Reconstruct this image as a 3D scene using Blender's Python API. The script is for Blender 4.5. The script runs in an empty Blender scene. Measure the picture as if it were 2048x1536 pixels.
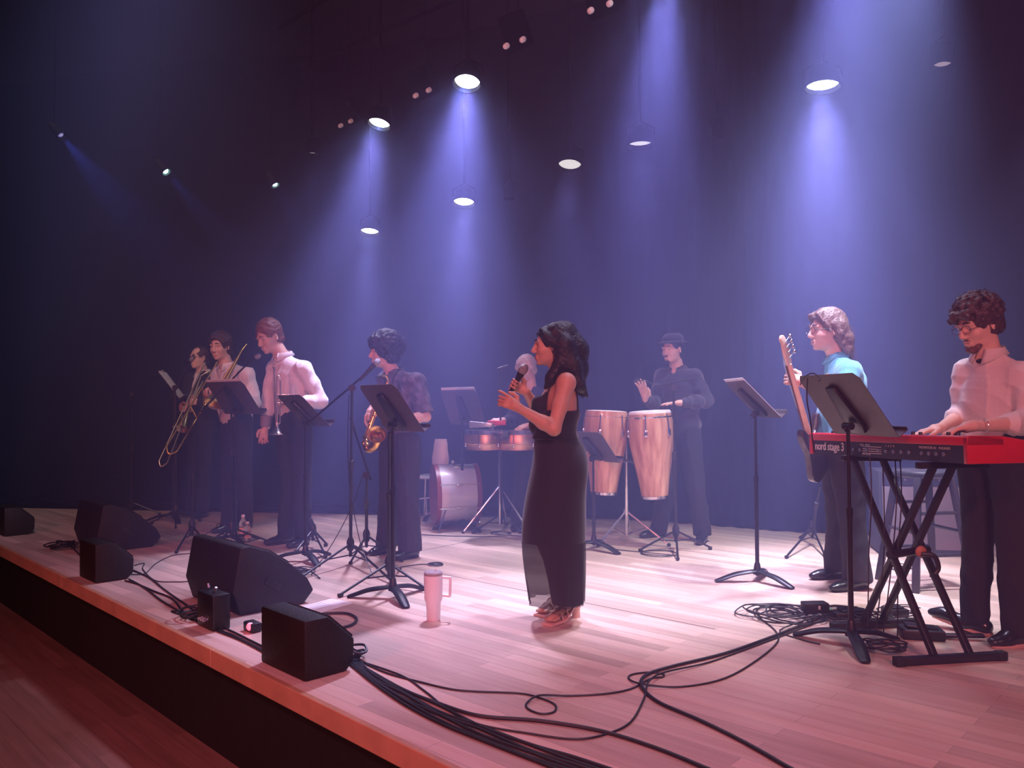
import bpy, bmesh, math, random
import numpy as np
from mathutils import Vector, Matrix

SC = bpy.context.scene
COL = SC.collection
rnd = random.Random(7)
W, H = 2048, 1536
FPX = 1650.0                                  # focal length in pixels of the 2048 px wide photo
CAM_Z = 1.2                                   # eye height above the stage floor (z = 0)

# ---------------------------------------------------------------- camera
cam_data = bpy.data.cameras.new('camera')
cam = bpy.data.objects.new('camera', cam_data)
COL.objects.link(cam)
cam_data.sensor_width = 36.0
cam_data.lens = 36.0 * FPX / W
cam_data.clip_start = 0.05
cam_data.clip_end = 60
CAMROT = Matrix.Rotation(math.radians(90) + math.atan(37 / FPX), 4, 'X') @ Matrix.Rotation(math.radians(-0.4), 4, 'Z')
cam.matrix_world = Matrix.Translation((0, 0, CAM_Z)) @ CAMROT
SC.camera = cam
CAMLOC = Vector((0, 0, CAM_Z))


def ray(px, py):
    return CAMROT.to_3x3() @ Vector(((px - W / 2) / FPX, (H / 2 - py) / FPX, -1.0))


def at(px, py, Y):                            # point seen at that pixel, Y metres away from the camera
    r = ray(px, py)
    return CAMLOC + r * (Y / r.y)


def fl(px, py, z=0.0):                        # point of the horizontal plane z seen at that pixel
    r = ray(px, py)
    return CAMLOC + r * ((z - CAM_Z) / r.z)


# ---------------------------------------------------------------- world, exposure
world = bpy.data.worlds.new('world')
SC.world = world
world.use_nodes = True
world.node_tree.nodes['Background'].inputs[0].default_value = (0.030, 0.012, 0.035, 1)
world.node_tree.nodes['Background'].inputs[1].default_value = 0.10
SC.view_settings.view_transform = 'Standard'
SC.view_settings.look = 'None'
SC.view_settings.gamma = 1
SC.view_settings.use_curve_mapping = False
SC.view_settings.exposure = 0.0
SC.cycles.use_denoising = True
SC.cycles.max_bounces = 5
SC.cycles.diffuse_bounces = 2
SC.cycles.glossy_bounces = 2
SC.cycles.transmission_bounces = 4
SC.cycles.transparent_max_bounces = 8
SC.cycles.volume_bounces = 0
SC.cycles.caustics_reflective = False
SC.cycles.caustics_refractive = False
SC.cycles.sample_clamp_indirect = 3
SC.cycles.sample_clamp_direct = 0
SC.cycles.use_light_tree = True

LAV = (0.50, 0.45, 1.0)


def spot(name, loc, target, energy, color, angle, blend=1.0, radius=0.06, parent=None):
    d = bpy.data.lights.new(name, 'SPOT')
    d.energy = energy
    d.color = color
    d.spot_size = math.radians(angle)
    d.spot_blend = blend
    d.shadow_soft_size = radius
    o = bpy.data.objects.new(name, d)
    COL.objects.link(o)
    dirv = (Vector(target) - Vector(loc)).normalized()
    o.rotation_euler = dirv.to_track_quat('-Z', 'Y').to_euler()
    if parent is None:
        o.location = loc
    else:
        o.parent = parent
        o.location = Vector(loc) - parent.location
    return o


# front of house wash: red and pink lights hung over the audience
spot('front_wash_light', (-5.0, -3.0, 4.2), (-0.6, 5.4, 0.6), 1400, (1.0, 0.20, 0.25), 62, 1.0, 0.12)
spot('front_wash_light', (1.2, -4.0, 4.4), (0.3, 4.6, 0.6), 1150, (1.0, 0.27, 0.42), 60, 1.0, 0.12)
spot('front_wash_light', (2.4, -4.6, 4.4), (1.2, 4.8, 1.2), 1000, (1.0, 0.42, 0.72), 50, 1.0, 0.12)
# overhead wash above the downstage area, out of the frame
spot('top_wash_light', (2.5, 4.8, 4.4), (1.5, 5.7, 0), 1150, (0.60, 0.63, 1.0), 58, 1.0, 0.10)
spot('top_wash_light', (4.4, 5.0, 4.0), (2.7, 5.3, 0), 320, (0.62, 0.62, 1.0), 52, 1.0, 0.10)
# added fill lights without fixtures, lifting the haze far left and above the band
spot('haze_fill_light', (-1.5, 2.6, 5.2), (-6.5, 9.0, 3.4), 1250, (0.80, 0.62, 0.88), 76, 1.0, 0.3)
spot('haze_fill_light', (0.8, 3.2, 5.3), (0.0, 9.0, 3.4), 80, (0.66, 0.60, 0.95), 80, 1.0, 0.3)

# ---------------------------------------------------------------- materials
MATS = {}


def mat(name, color, rough=0.6, metal=0.0, emit=None, estr=0.0, alpha=1.0, trans=0.0, sub=0.0, noise=0.0, nscale=20.0,
        bump=0.0, sheen=0.0, coat=0.0, spec=None):
    if name in MATS:
        return MATS[name]
    m = bpy.data.materials.new(name)
    m.use_nodes = True
    nt = m.node_tree
    b = nt.nodes['Principled BSDF']
    b.inputs['Base Color'].default_value = (*color, 1)
    b.inputs['Roughness'].default_value = rough
    b.inputs['Metallic'].default_value = metal
    if spec is not None:
        b.inputs['Specular IOR Level'].default_value = spec
    if emit:
        b.inputs['Emission Color'].default_value = (*emit, 1)
        b.inputs['Emission Strength'].default_value = estr
    b.inputs['Alpha'].default_value = alpha
    b.inputs['Transmission Weight'].default_value = trans
    b.inputs['Sheen Weight'].default_value = sheen
    b.inputs['Coat Weight'].default_value = coat
    if sub:
        b.inputs['Subsurface Weight'].default_value = sub
        b.inputs['Subsurface Radius'].default_value = (0.02, 0.008, 0.004)
        b.inputs['Subsurface Scale'].default_value = 0.5
    if noise or bump:
        tc = nt.nodes.new('ShaderNodeTexCoord')
        n = nt.nodes.new('ShaderNodeTexNoise')
        n.inputs['Scale'].default_value = nscale
        n.inputs['Detail'].default_value = 4
        nt.links.new(tc.outputs['Object'], n.inputs['Vector'])
        if noise:
            r = nt.nodes.new('ShaderNodeValToRGB')
            r.color_ramp.elements[0].position = 0.3
            r.color_ramp.elements[1].position = 0.7
            r.color_ramp.elements[0].color = (*[c * (1 - noise) for c in color], 1)
            r.color_ramp.elements[1].color = (*[min(1, c * (1 + noise)) for c in color], 1)
            nt.links.new(n.outputs['Fac'], r.inputs['Fac'])
            nt.links.new(r.outputs['Color'], b.inputs['Base Color'])
        if bump:
            bp = nt.nodes.new('ShaderNodeBump')
            bp.inputs['Strength'].default_value = bump
            bp.inputs['Distance'].default_value = 0.01
            nt.links.new(n.outputs['Fac'], bp.inputs['Height'])
            nt.links.new(bp.outputs['Normal'], b.inputs['Normal'])
    MATS[name] = m
    return m


BLACK = mat('black_paint', (0.012, 0.012, 0.014), 0.45, noise=0.2)
BLACKM = mat('black_metal', (0.02, 0.02, 0.024), 0.35, 0.4, noise=0.15)
RUBBER = mat('rubber', (0.012, 0.012, 0.013), 0.8, noise=0.2)
CHROME = mat('chrome', (0.75, 0.75, 0.78), 0.18, 1.0, noise=0.05)
PAPER = mat('paper', (0.82, 0.82, 0.84), 0.8, noise=0.04)
CABLE = mat('cable_rubber', (0.018, 0.018, 0.024), 0.5, noise=0.2)

# ---------------------------------------------------------------- mesh helpers
SCENE_DEPTH = 0


class MB:
    """collects shapes; build() links them as one mesh object"""

    def __init__(s):
        s.v, s.f, s.n = [], [], 0

    def add(s, verts, faces):
        s.v += [tuple(v) for v in verts]
        s.f += [tuple(i + s.n for i in f) for f in faces]
        s.n += len(verts)
        return s

    def box(s, c, size, rot=None):
        c = Vector(c)
        sx, sy, sz = [q / 2 for q in size]
        vs = [Vector((x, y, z)) for z in (-sz, sz) for y in (-sy, sy) for x in (-sx, sx)]
        if rot is not None:
            vs = [rot @ v for v in vs]
        return s.add([c + v for v in vs], [(0, 2, 3, 1), (4, 5, 7, 6), (0, 1, 5, 4), (2, 6, 7, 3), (0, 4, 6, 2), (1, 3, 7, 5)])

    def rbox(s, c, size, r=0.01, rot=None, seg=2):      # rounded box
        bm = bmesh.new()
        bmesh.ops.create_cube(bm, size=1)
        bmesh.ops.scale(bm, vec=Vector(size), verts=bm.verts)
        bmesh.ops.bevel(bm, geom=bm.edges[:], offset=r, segments=seg, profile=0.5, affect='EDGES')
        if rot is not None:
            bmesh.ops.transform(bm, matrix=rot.to_4x4(), verts=bm.verts)
        bm.verts.index_update()
        s.add([Vector(c) + v.co for v in bm.verts], [[v.index for v in f.verts] for f in bm.faces])
        bm.free()
        return s

    def tube(s, pts, r, seg=8, cap=True, closed=False, flat=None):
        pts = [Vector(p) for p in pts]
        n = len(pts)
        rs = list(r) if isinstance(r, (list, tuple)) else [r] * n
        base = s.n
        vs = []
        prev = None
        for i, p in enumerate(pts):
            if closed:
                t = pts[(i + 1) % n] - pts[i - 1]
            else:
                t = pts[min(i + 1, n - 1)] - pts[max(i - 1, 0)]
            if t.length < 1e-9:
                t = Vector((0, 0, 1))
            t.normalize()
            if prev is None:
                up = Vector((0, 0, 1)) if abs(t.z) < 0.95 else Vector((1, 0, 0))
                a = t.cross(up).normalized()
            else:
                a = prev - t * prev.dot(t)
                if a.length < 1e-6:
                    a = t.orthogonal()
                a.normalize()
            prev = a
            b = t.cross(a)
            for k in range(seg):
                an = 2 * math.pi * k / seg
                vs.append(p + (a * math.cos(an) + b * math.sin(an) * (flat or 1)) * rs[i])
        fs = []
        m = n if closed else n - 1
        for i in range(m):
            j = (i + 1) % n
            for k in range(seg):
                k2 = (k + 1) % seg
                fs.append((i * seg + k, i * seg + k2, j * seg + k2, j * seg + k))
        if cap and not closed:
            fs.append(tuple(range(seg - 1, -1, -1)))
            fs.append(tuple((n - 1) * seg + k for k in range(seg)))
        return s.add(vs, fs)

    def lathe(s, prof, c=(0, 0, 0), axis=(0, 0, 1), seg=24):   # prof: (radius, along axis)
        ax = Vector(axis).normalized()
        a = ax.orthogonal().normalized()
        b = ax.cross(a)
        c = Vector(c)
        vs = []
        for r, h in prof:
            for k in range(seg):
                an = 2 * math.pi * k / seg
                vs.append(c + ax * h + (a * math.cos(an) + b * math.sin(an)) * max(r, 1e-5))
        fs = []
        for i in range(len(prof) - 1):
            for k in range(seg):
                k2 = (k + 1) % seg
                fs.append((i * seg + k, i * seg + k2, (i + 1) * seg + k2, (i + 1) * seg + k))
        if prof[0][0] > 1e-4:
            fs.append(tuple(range(seg - 1, -1, -1)))
        if prof[-1][0] > 1e-4:
            fs.append(tuple((len(prof) - 1) * seg + k for k in range(seg)))
        return s.add(vs, fs)

    def ball(s, c, r, seg=12, rot=None):
        rr = r if isinstance(r, (tuple, list)) else (r, r, r)
        vs, fs = [], []
        n = seg // 2
        for i in range(n + 1):
            th = math.pi * i / n
            for k in range(seg):
                an = 2 * math.pi * k / seg
                v = Vector((math.sin(th) * math.cos(an) * rr[0], math.sin(th) * math.sin(an) * rr[1], math.cos(th) * rr[2]))
                if rot is not None:
                    v = rot @ v
                vs.append(Vector(c) + v)
        for i in range(n):
            for k in range(seg):
                k2 = (k + 1) % seg
                fs.append((i * seg + k, (i + 1) * seg + k, (i + 1) * seg + k2, i * seg + k2))
        return s.add(vs, fs)

    def prism(s, poly, c, ux, uy, depth):               # polygon in plane (ux, uy), extruded both ways along ux x uy
        ux, uy = Vector(ux), Vector(uy)
        n = ux.cross(uy).normalized() * depth / 2
        c = Vector(c)
        vs = [c + ux * p[0] + uy * p[1] - n for p in poly] + [c + ux * p[0] + uy * p[1] + n for p in poly]
        m = len(poly)
        fs = [tuple(range(m - 1, -1, -1)), tuple(range(m, 2 * m))]
        for i in range(m):
            j = (i + 1) % m
            fs.append((i, j, m + j, m + i))
        return s.add(vs, fs)

    def build(s, name, material, parent=None, off=None, smooth=True, bevel=0):
        me = bpy.data.meshes.new(name)
        o = Vector(off) if off is not None else Vector((0, 0, 0))
        me.from_pydata([Vector(v) - o for v in s.v], [], s.f)
        bm = bmesh.new()
        bm.from_mesh(me)
        bmesh.ops.remove_doubles(bm, verts=bm.verts, dist=1e-5)
        bmesh.ops.recalc_face_normals(bm, faces=bm.faces)
        if bevel:
            es = [e for e in bm.edges if len(e.link_faces) == 2 and e.calc_face_angle(0) > 0.6]
            bmesh.ops.bevel(bm, geom=es, offset=bevel, segments=2, profile=0.5, affect='EDGES')
        if smooth:
            for f in bm.faces:
                f.smooth = True
            for e in bm.edges:
                if len(e.link_faces) == 2 and e.calc_face_angle(0) > 0.7:
                    e.smooth = False
        bm.to_mesh(me)
        bm.free()
        me.materials.append(material)
        ob = bpy.data.objects.new(name, me)
        COL.objects.link(ob)
        if parent is not None:
            ob.parent = parent
        return ob


def thing(name, label, cat, loc=(0, 0, 0), rotz=0.0, group=None):
    o = bpy.data.objects.new(name, None)
    COL.objects.link(o)
    o.empty_display_size = 0.1
    o.location = loc
    o.rotation_euler = (0, 0, rotz)
    o['label'] = label
    o['category'] = cat
    if group:
        o['group'] = group
    return o


def tag(o, label, cat, group=None, kind=None):
    o['label'] = label
    o['category'] = cat
    if group:
        o['group'] = group
    if kind:
        o['kind'] = kind
    return o


def struct(o):
    o['kind'] = 'structure'
    return o


def rezero(o):                                        # put the origin of a one-mesh thing at its lowest centre
    me = o.data
    xs = [v.co for v in me.vertices]
    c = Vector(((min(v.x for v in xs) + max(v.x for v in xs)) / 2, (min(v.y for v in xs) + max(v.y for v in xs)) / 2, min(v.z for v in xs)))
    for v in me.vertices:
        v.co -= c
    o.location = c
    return o


def spline(pts, n=8, closed=False):                   # Catmull-Rom through the points
    P = [Vector(p) for p in pts]
    m = len(P)
    out = []
    rng = m if closed else m - 1
    for i in range(rng):
        if closed:
            p0, p1, p2, p3 = P[i - 1], P[i], P[(i + 1) % m], P[(i + 2) % m]
        else:
            p0, p1, p2, p3 = P[max(i - 1, 0)], P[i], P[i + 1], P[min(i + 2, m - 1)]
        for k in range(n):
            t = k / n
            out.append(0.5 * ((2 * p1) + (p2 - p0) * t + (2 * p0 - 5 * p1 + 4 * p2 - p3) * t * t + (3 * p1 - p0 - 3 * p2 + p3) * t ** 3))
    if not closed:
        out.append(P[-1])
    return out


def arc(c, r, a0, a1, ux, uy, n=10):
    c, ux, uy = Vector(c), Vector(ux), Vector(uy)
    return [c + (ux * math.cos(a0 + (a1 - a0) * i / n) + uy * math.sin(a0 + (a1 - a0) * i / n)) * r for i in range(n + 1)]


def basis(fwd, up=(0, 0, 1)):                         # columns: forward, left, up
    f = Vector(fwd).normalized()
    u = Vector(up)
    u = (u - f * u.dot(f)).normalized()
    l = u.cross(f)
    return Matrix((f, l, u)).transposed()
# ================================================================ setting
E0, E1 = fl(0, 1088), fl(740, 1447)
ED = (E0 - E1).normalized()                           # along the stage edge, away from the camera
EN = Vector((-ED.y, ED.x, 0))                         # towards the audience (left/front)
if EN.x > 0:
    EN = -EN
LOW = -0.52
PL = Vector((-1774, 1650, 0)).normalized()            # board direction


def board_mat(name, base, var, width, length, direction, rough):
    m = bpy.data.materials.new(name)
    m.use_nodes = True
    nt = m.node_tree
    b = nt.nodes['Principled BSDF']
    N = nt.nodes.new
    L = nt.links.new
    tc = N('ShaderNodeTexCoord')
    mp = N('ShaderNodeMapping')
    mp.inputs['Rotation'].default_value = (0, 0, -math.atan2(direction.y, direction.x))
    L(tc.outputs['Object'], mp.inputs['Vector'])
    br = N('ShaderNodeTexBrick')
    br.inputs['Color1'].default_value = (*[c * (1 - var) for c in base], 1)
    br.inputs['Color2'].default_value = (*[min(1, c * (1 + var)) for c in base], 1)
    br.inputs['Mortar'].default_value = (*[c * 0.45 for c in base], 1)
    br.inputs['Scale'].default_value = 1
    br.inputs['Mortar Size'].default_value = 0.0009
    br.inputs['Brick Width'].default_value = length
    br.inputs['Row Height'].default_value = width
    br.offset = 0.37
    L(mp.outputs['Vector'], br.inputs['Vector'])
    mp2 = N('ShaderNodeMapping')
    mp2.inputs['Scale'].default_value = (1.2, 18, 1)
    L(mp.outputs['Vector'], mp2.inputs['Vector'])
    nz = N('ShaderNodeTexNoise')
    nz.inputs['Scale'].default_value = 1.6
    nz.inputs['Detail'].default_value = 5
    L(mp2.outputs['Vector'], nz.inputs['Vector'])
    mx = N('ShaderNodeMixRGB')
    mx.blend_type = 'OVERLAY'
    mx.inputs['Fac'].default_value = 0.35
    L(br.outputs['Color'], mx.inputs['Color1'])
    L(nz.outputs['Fac'], mx.inputs['Color2'])
    L(mx.outputs['Color'], b.inputs['Base Color'])
    n2 = N('ShaderNodeTexNoise')
    n2.inputs['Scale'].default_value = 3
    L(tc.outputs['Object'], n2.inputs['Vector'])
    mr = N('ShaderNodeMapRange')
    mr.inputs['To Min'].default_value = rough - 0.06
    mr.inputs['To Max'].default_value = rough + 0.08
    L(n2.outputs['Fac'], mr.inputs['Value'])
    L(mr.outputs['Result'], b.inputs['Roughness'])
    return m


MAPLE = board_mat('maple_boards', (0.65, 0.49, 0.40), 0.20, 0.083, 1.35, PL, 0.38)
HALLWOOD = board_mat('hall_boards', (0.22, 0.12, 0.09), 0.14, 0.09, 1.2, ED, 0.42)
NOSEWOOD = mat('nosing_wood', (0.55, 0.30, 0.17), 0.4, noise=0.12, nscale=6)
FASCIA = mat('black_fascia', (0.008, 0.008, 0.009), 0.7, noise=0.2)
CURTAIN = mat('black_curtain', (0.0018, 0.0016, 0.003), 0.95, noise=0.15, nscale=8, spec=0.02)
CEILM = mat('black_ceiling', (0.015, 0.014, 0.018), 0.9, noise=0.2)

# curtain line behind the band (ground plan), sampled where the floor meets it in the photograph
cur = [Vector((-16, 11.0, 0)), Vector((-9, 11.0, 0)), fl(400, 1008), fl(700, 1011), fl(1100, 1030), fl(1300, 1044), fl(1450, 1055),
       fl(1590, 1066), fl(1930, 1085), Vector((6.5, 4.5, 0)), Vector((8.5, 2.0, 0))]
curs = spline(cur, 40)
A, B = E1 - ED * 6, E1 + ED * 16


def edge_pt(t):
    return A + (B - A) * t


# stage floor: polygon between the front edge and the curtain line
mb = MB()
back = [p + Vector((0.3, 0.6, 0)) for p in curs[::10]] + [Vector((12, 0.5, 0))]
poly = [A, B] + back
n = len(poly)
top = [Vector((p.x, p.y, 0)) for p in poly]
bot = [Vector((p.x, p.y, -0.085)) for p in poly]
mb.add(top + bot, [tuple(range(n)), tuple(range(2 * n - 1, n - 1, -1))] + [(i, (i + 1) % n, n + (i + 1) % n, n + i) for i in range(n)])
struct(mb.build('floor', MAPLE, smooth=False))
# wooden nosing along the edge
mb = MB()
for k in range(9):
    t0, t1 = k / 9, (k + 1) / 9
    a, b = edge_pt(t0) + EN * 0.012, edge_pt(t1) + EN * 0.012
    mid = (a + b) / 2 + Vector((0, 0, -0.043))
    rot = Matrix.Rotation(math.atan2(ED.y, ED.x), 3, 'Z')
    mb.box(mid, ((b - a).length - 0.003, 0.03, 0.088), rot)
struct(mb.build('trim_1', NOSEWOOD, smooth=False, bevel=0.004))
# black face of the riser
mb = MB()
mid = (A + B) / 2 - EN * 0.05
mb.box(Vector((mid.x, mid.y, (LOW - 0.085) / 2)), ((B - A).length, 0.06, -LOW - 0.085 + 0.0), Matrix.Rotation(math.atan2(ED.y, ED.x), 3, 'Z'))
struct(mb.build('wall_stage_front', FASCIA, smooth=False))
mb = MB()
q0, q1 = A - EN * 0.03, B - EN * 0.03
pts = [q0, q1, q1 + EN * 14, q0 + EN * 14]
mb.add([Vector((p.x, p.y, LOW)) for p in pts] + [Vector((p.x, p.y, LOW - 0.1)) for p in pts],
       [(0, 1, 2, 3), (7, 6, 5, 4), (0, 4, 5, 1), (1, 5, 6, 2), (2, 6, 7, 3), (3, 7, 4, 0)])
struct(mb.build('floor_hall', HALLWOOD, smooth=False))

# pleated curtain
mb = MB()
L_ = 0
vs, fs = [], []
for i, p in enumerate(curs):
    q = curs[min(i + 1, len(curs) - 1)]
    p0 = curs[max(i - 1, 0)]
    t = (q - p0).normalized()
    nn = Vector((-t.y, t.x, 0))
    amp = 0.025 * math.sin(i * 0.55)
    b = p + nn * (amp + 0.06)
    vs += [Vector((b.x, b.y, 0.012)), Vector((b.x, b.y, 5.4))]
for i in range(len(curs) - 1):
    fs.append((2 * i, 2 * i + 2, 2 * i + 3, 2 * i + 1))
mb.add(vs, fs)
cu = mb.build('wall_back', CURTAIN)
sol = cu.modifiers.new('thick', 'SOLIDIFY')
sol.thickness = 0.02
struct(cu)
# dark ceiling
mb = MB()
mb.box((-1, 4, 5.5), (32, 24, 0.1))
struct(mb.build('ceiling', CEILM, smooth=False))
# dark left wall of the hall, far left
mb = MB()
mb.box(Vector((-16.2, 3, 2.4)), (0.2, 24, 6.4))
struct(mb.build('wall_left', CURTAIN, smooth=False))

SEAM = mat('floor_seam', (0.10, 0.06, 0.05), 0.7, noise=0.1)
for k, (p, q) in enumerate(((( 760, 1123), (1430, 1258)), ((820, 1106), (1000, 1070)), ((1120, 1062), (1480, 1118)))):
    a_, b_ = fl(*p), fl(*q)
    d_ = b_ - a_
    mb = MB()
    mb.box(Vector(((a_.x + b_.x) / 2, (a_.y + b_.y) / 2, 0.0002)), (d_.length, 0.006, 0.001), Matrix.Rotation(math.atan2(d_.y, d_.x), 3, 'Z'))
    struct(mb.build('trim_%d' % (k + 2), SEAM, smooth=False))

# ---------------------------------------------------------------- haze filling the stage air
hz = MB()
hp0, hp1 = A - EN * 0.05, B - EN * 0.05
hpoly = [hp0, hp1, hp1 + Vector((2, 5, 0)), Vector((-10, 13, 0)), Vector((2, 12, 0)), Vector((7, 8, 0)), Vector((9.5, 1, 0))]
n = len(hpoly)
hz.add([Vector((p.x, p.y, -0.04)) for p in hpoly] + [Vector((p.x, p.y, 5.42)) for p in hpoly],
       [tuple(range(n - 1, -1, -1)), tuple(range(n, 2 * n))] + [(i, (i + 1) % n, n + (i + 1) % n, n + i) for i in range(n)])
hm = bpy.data.materials.new('stage_haze')
hm.use_nodes = True
nt = hm.node_tree
nt.nodes.clear()
out = nt.nodes.new('ShaderNodeOutputMaterial')
vs_ = nt.nodes.new('ShaderNodeVolumeScatter')
vs_.inputs['Color'].default_value = (0.40, 0.45, 1.0, 1)
vs_.inputs['Density'].default_value = 0.100
vs_.inputs['Anisotropy'].default_value = 0.2
nt.links.new(vs_.outputs[0], out.inputs['Volume'])
haze = hz.build('stage_haze', hm, smooth=False)
tag(haze, 'thin blue-lit stage haze filling the air above the stage', 'haze', kind='stuff')

# ================================================================ stage lamps
CAN = mat('lamp_can', (0.02, 0.02, 0.022), 0.5, 0.3, noise=0.2)
REFL = mat('lamp_reflector', (0.8, 0.8, 0.85), 0.2, 1.0, noise=0.03)


def emi(name, col, s):
    return mat(name, (0.9, 0.9, 0.9), 0.4, emit=col, estr=s)


LIT = emi('lamp_lens_lit', (0.82, 0.85, 1.0), 26)
LITD = emi('lamp_lens_dim', (0.72, 0.76, 0.95), 0.95)
LENSGLOW = emi('unlit_lens_glow', (0.75, 0.62, 0.80), 0.18)  # for unlit lamps: caught light painted in as a faint glow
PIPEZ = 5.25
DK = mat('matte_black', (0.003, 0.003, 0.004), 0.95, noise=0.2, spec=0.05)
EG = 1.28


def lamp(px, py, Y, label, energy=0, target=None, angle=44, diam=0.2, lens=None, group='round stage lamps above the band', tilt=None,
         color=LAV, spill=0, spill_angle=84):
    p = at(px, py, Y)
    t = thing('stage_lamp', label, 'stage lamp', p, 0, group)
    tg = Vector(target) if target is not None else p + Vector((-0.15, -0.15, -1))
    ax = (tg - p).normalized()
    r = diam / 2
    loc = Vector((0, 0, 0))
    mb = MB()                                         # open can behind the lens
    mb.lathe([(r * 0.45, -0.12), (r * 0.8, -0.10), (r * 1.0, -0.05), (r * 1.06, 0.02), (r * 1.12, 0.03), (r * 1.12, 0.05),
              (r * 1.03, 0.05), (r * 1.0, 0.0)], loc, ax, 28)
    mb.build('housing', DK, t)
    mb = MB()
    mb.lathe([(0.0, -0.012), (r * 0.5, -0.008), (r * 0.98, 0.004), (r * 0.98, 0.012), (r * .5, 0.02), (0, 0.024)], loc, ax, 28)
    mb.build('lens', lens or LENSGLOW, t)
    side = ax.cross(Vector((0.2, 1, 0))).normalized()
    c = loc - ax * 0.04
    mb = MB()
    mb.tube([c + side * r * 1.15, c + side * r * 1.1 + Vector((0, 0, 0.06)), c + Vector((0, 0, 0.12)),
             c - side * r * 1.1 + Vector((0, 0, 0.06)), c - side * r * 1.15], 0.006, 6)
    mb.build('yoke', DK, t)
    if p.z + 0.2 < PIPEZ:
        mb = MB()
        mb.tube([c + Vector((0, 0, 0.12)), c + Vector((0, 0, 5.45 - p.z))], 0.014, 6)
        mb.build('hanging_rod', DK, t)
    if energy:
        spot('beam_light', p + ax * 0.07, tg + Vector((0, 0, -0.001)), energy * EG, color, angle, 1.0, r * 1.0, t)
        if spill:
            spot('spill_light', p + ax * 0.07, tg + Vector((0, 0, -0.001)), spill, (0.60, 0.54, 1.0), spill_angle, 1.0, 0.22, t)
    return t


def down(px, py, Y, lx, ly):                          # a floor target relative to the lamp
    p = at(px, py, Y)
    return Vector((p.x + lx, p.y + ly, 0))


lamp(935, 157, 6.1, 'brilliant white stage lamp, highest of the glowing ones left of the singer', 900, down(935, 157, 6.1, -0.25, -1.3), 44, 0.19, LIT, spill=190)
lamp(760, 240, 7.3, 'brilliant white stage lamp above the trumpet and saxophone players', 800, down(760, 240, 7.3, -0.6, -1.0), 40, 0.19, LIT, spill=150)
lamp(928, 398, 8.0, 'bright white stage lamp over the drum kit, low in the haze', 560, down(928, 398, 8.0, -0.1, -0.9), 36, 0.2, LIT, spill=120)
lamp(740, 457, 9.0, 'smallest bright stage lamp, lowest and farthest back over the band', 380, down(740, 457, 9.0, -0.1, -0.8), 34, 0.2, LIT)
lamp(1645, 163, 6.2, 'large brilliant white stage lamp above the bass player', 1250, down(1645, 163, 6.2, -0.15, -0.3), 42, 0.24, LIT, spill=420, spill_angle=94)
lamp(1140, 323, 7.4, 'dimly glowing stage lamp above the singer and hand drums', 150, down(1140, 323, 7.4, -0.3, -1.0), 40, 0.21, LITD)
lamp(1280, 280, 7.0, 'flat dimly glowing stage lamp to the right of the one above the singer', 110, down(1280, 280, 7.0, 0, -0.1), 40, 0.21, LITD)
lamp(625, 300, 8.4, 'small faintly lit stage lamp left of the bright beams', 12, down(625, 300, 8.4, 0, -0.1), 36, 0.13, emi('lamp_lens_low', (0.75, 0.72, 0.95), 0.7))
lamp(1885, 120, 5.4, 'unlit stage lamp with its reflector catching light, high at the far right', 0, down(1885, 120, 5.4, -0.4, -0.5), 40, 0.12)
lamp(1435, 262, 7.0, 'tiny unlit stage lamp between the two bright lamps right of centre', 0, down(1435, 262, 7.0, -0.1, -0.1), 40, 0.08)
lamp(1018, 388, 8.0, 'tiny unlit stage lamp just right of the bright one over the drum kit', 0, down(1018, 388, 8.0, -0.1, -0.1), 40, 0.09)
# two lamps just above the picture whose beams come down into it
lamp(1335, -55, 5.0, 'stage lamp just above the picture whose beam falls between the singer and the congas', 820, down(1335, -55, 5.0, -0.35, 0.1), 40, 0.2, LIT, spill=150)
lamp(1690, -230, 4.6, 'stage lamp just above the picture sending the widest beam down behind the bass player', 850, down(1690, -230, 4.6, 0.1, 0.7), 42, 0.22, LIT, spill=120)

# four-lamp panels hanging unlit
BULBGLOW = emi('unlit_bulb_glow', (0.75, 0.42, 0.50), 0.05)  # bulbs are unlit, a slight glow is painted into their material
DK = mat('matte_black', (0.003, 0.003, 0.004), 0.95, noise=0.2, spec=0.05)
for pts, Y, lab in (
        ([(1010, 50), (1040, 38), (1011, 93), (1044, 80)], 5.6, 'unlit four-bulb light panel above the brightest centre lamp'),
        ([(1180, 22), (1218, 8), (1182, 62 - 90), (1220, -35)], 5.1, 'unlit four-bulb light panel cut off by the top of the picture'),
        ([(824, 155), (851, 143), (830, 192), (856, 181)], 6.7, 'unlit four-bulb light panel between the two most brilliant lamps'),
        ([(675, 220), (696, 208), (680, 252), (700, 243)], 7.9, 'faint four-bulb light panel left of the lamp above the trumpet player')):
    P = [at(x, y, Y) for x, y in pts]
    c = sum(P, Vector()) / 4
    t = thing('light_panel', lab, 'light panel', c, 0, 'four-bulb light panels')
    ax = Vector((-0.35, -0.75, -0.55)).normalized()
    mb = MB()
    ux = (P[1] - P[0]).normalized()
    uy = ux.cross(ax).normalized()
    w = (P[1] - P[0]).length
    h = (P[2] - P[0]).length
    mb.rbox(-ax * 0.05, (w * 1.6, h * 1.6, 0.08), 0.01, Matrix((ux, uy, ax)).transposed())
    mb.build('housing', DK, t)
    for p in P:
        mb = MB()
        mb.lathe([(0.0, 0.022), (0.014, 0.016), (0.02, 0.0), (0.02, -0.03)], p - c, ax, 14)
        mb.build('bulb', BULBGLOW, t)
    mb = MB()
    mb.tube([-ax * 0.1, -ax * 0.1 + Vector((0, 0, 0.3)), Vector((0, 0, 5.45 - c.z)) - ax * 0.1], 0.003, 6)
    mb.build('hanging_rod', DK, t)

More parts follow.
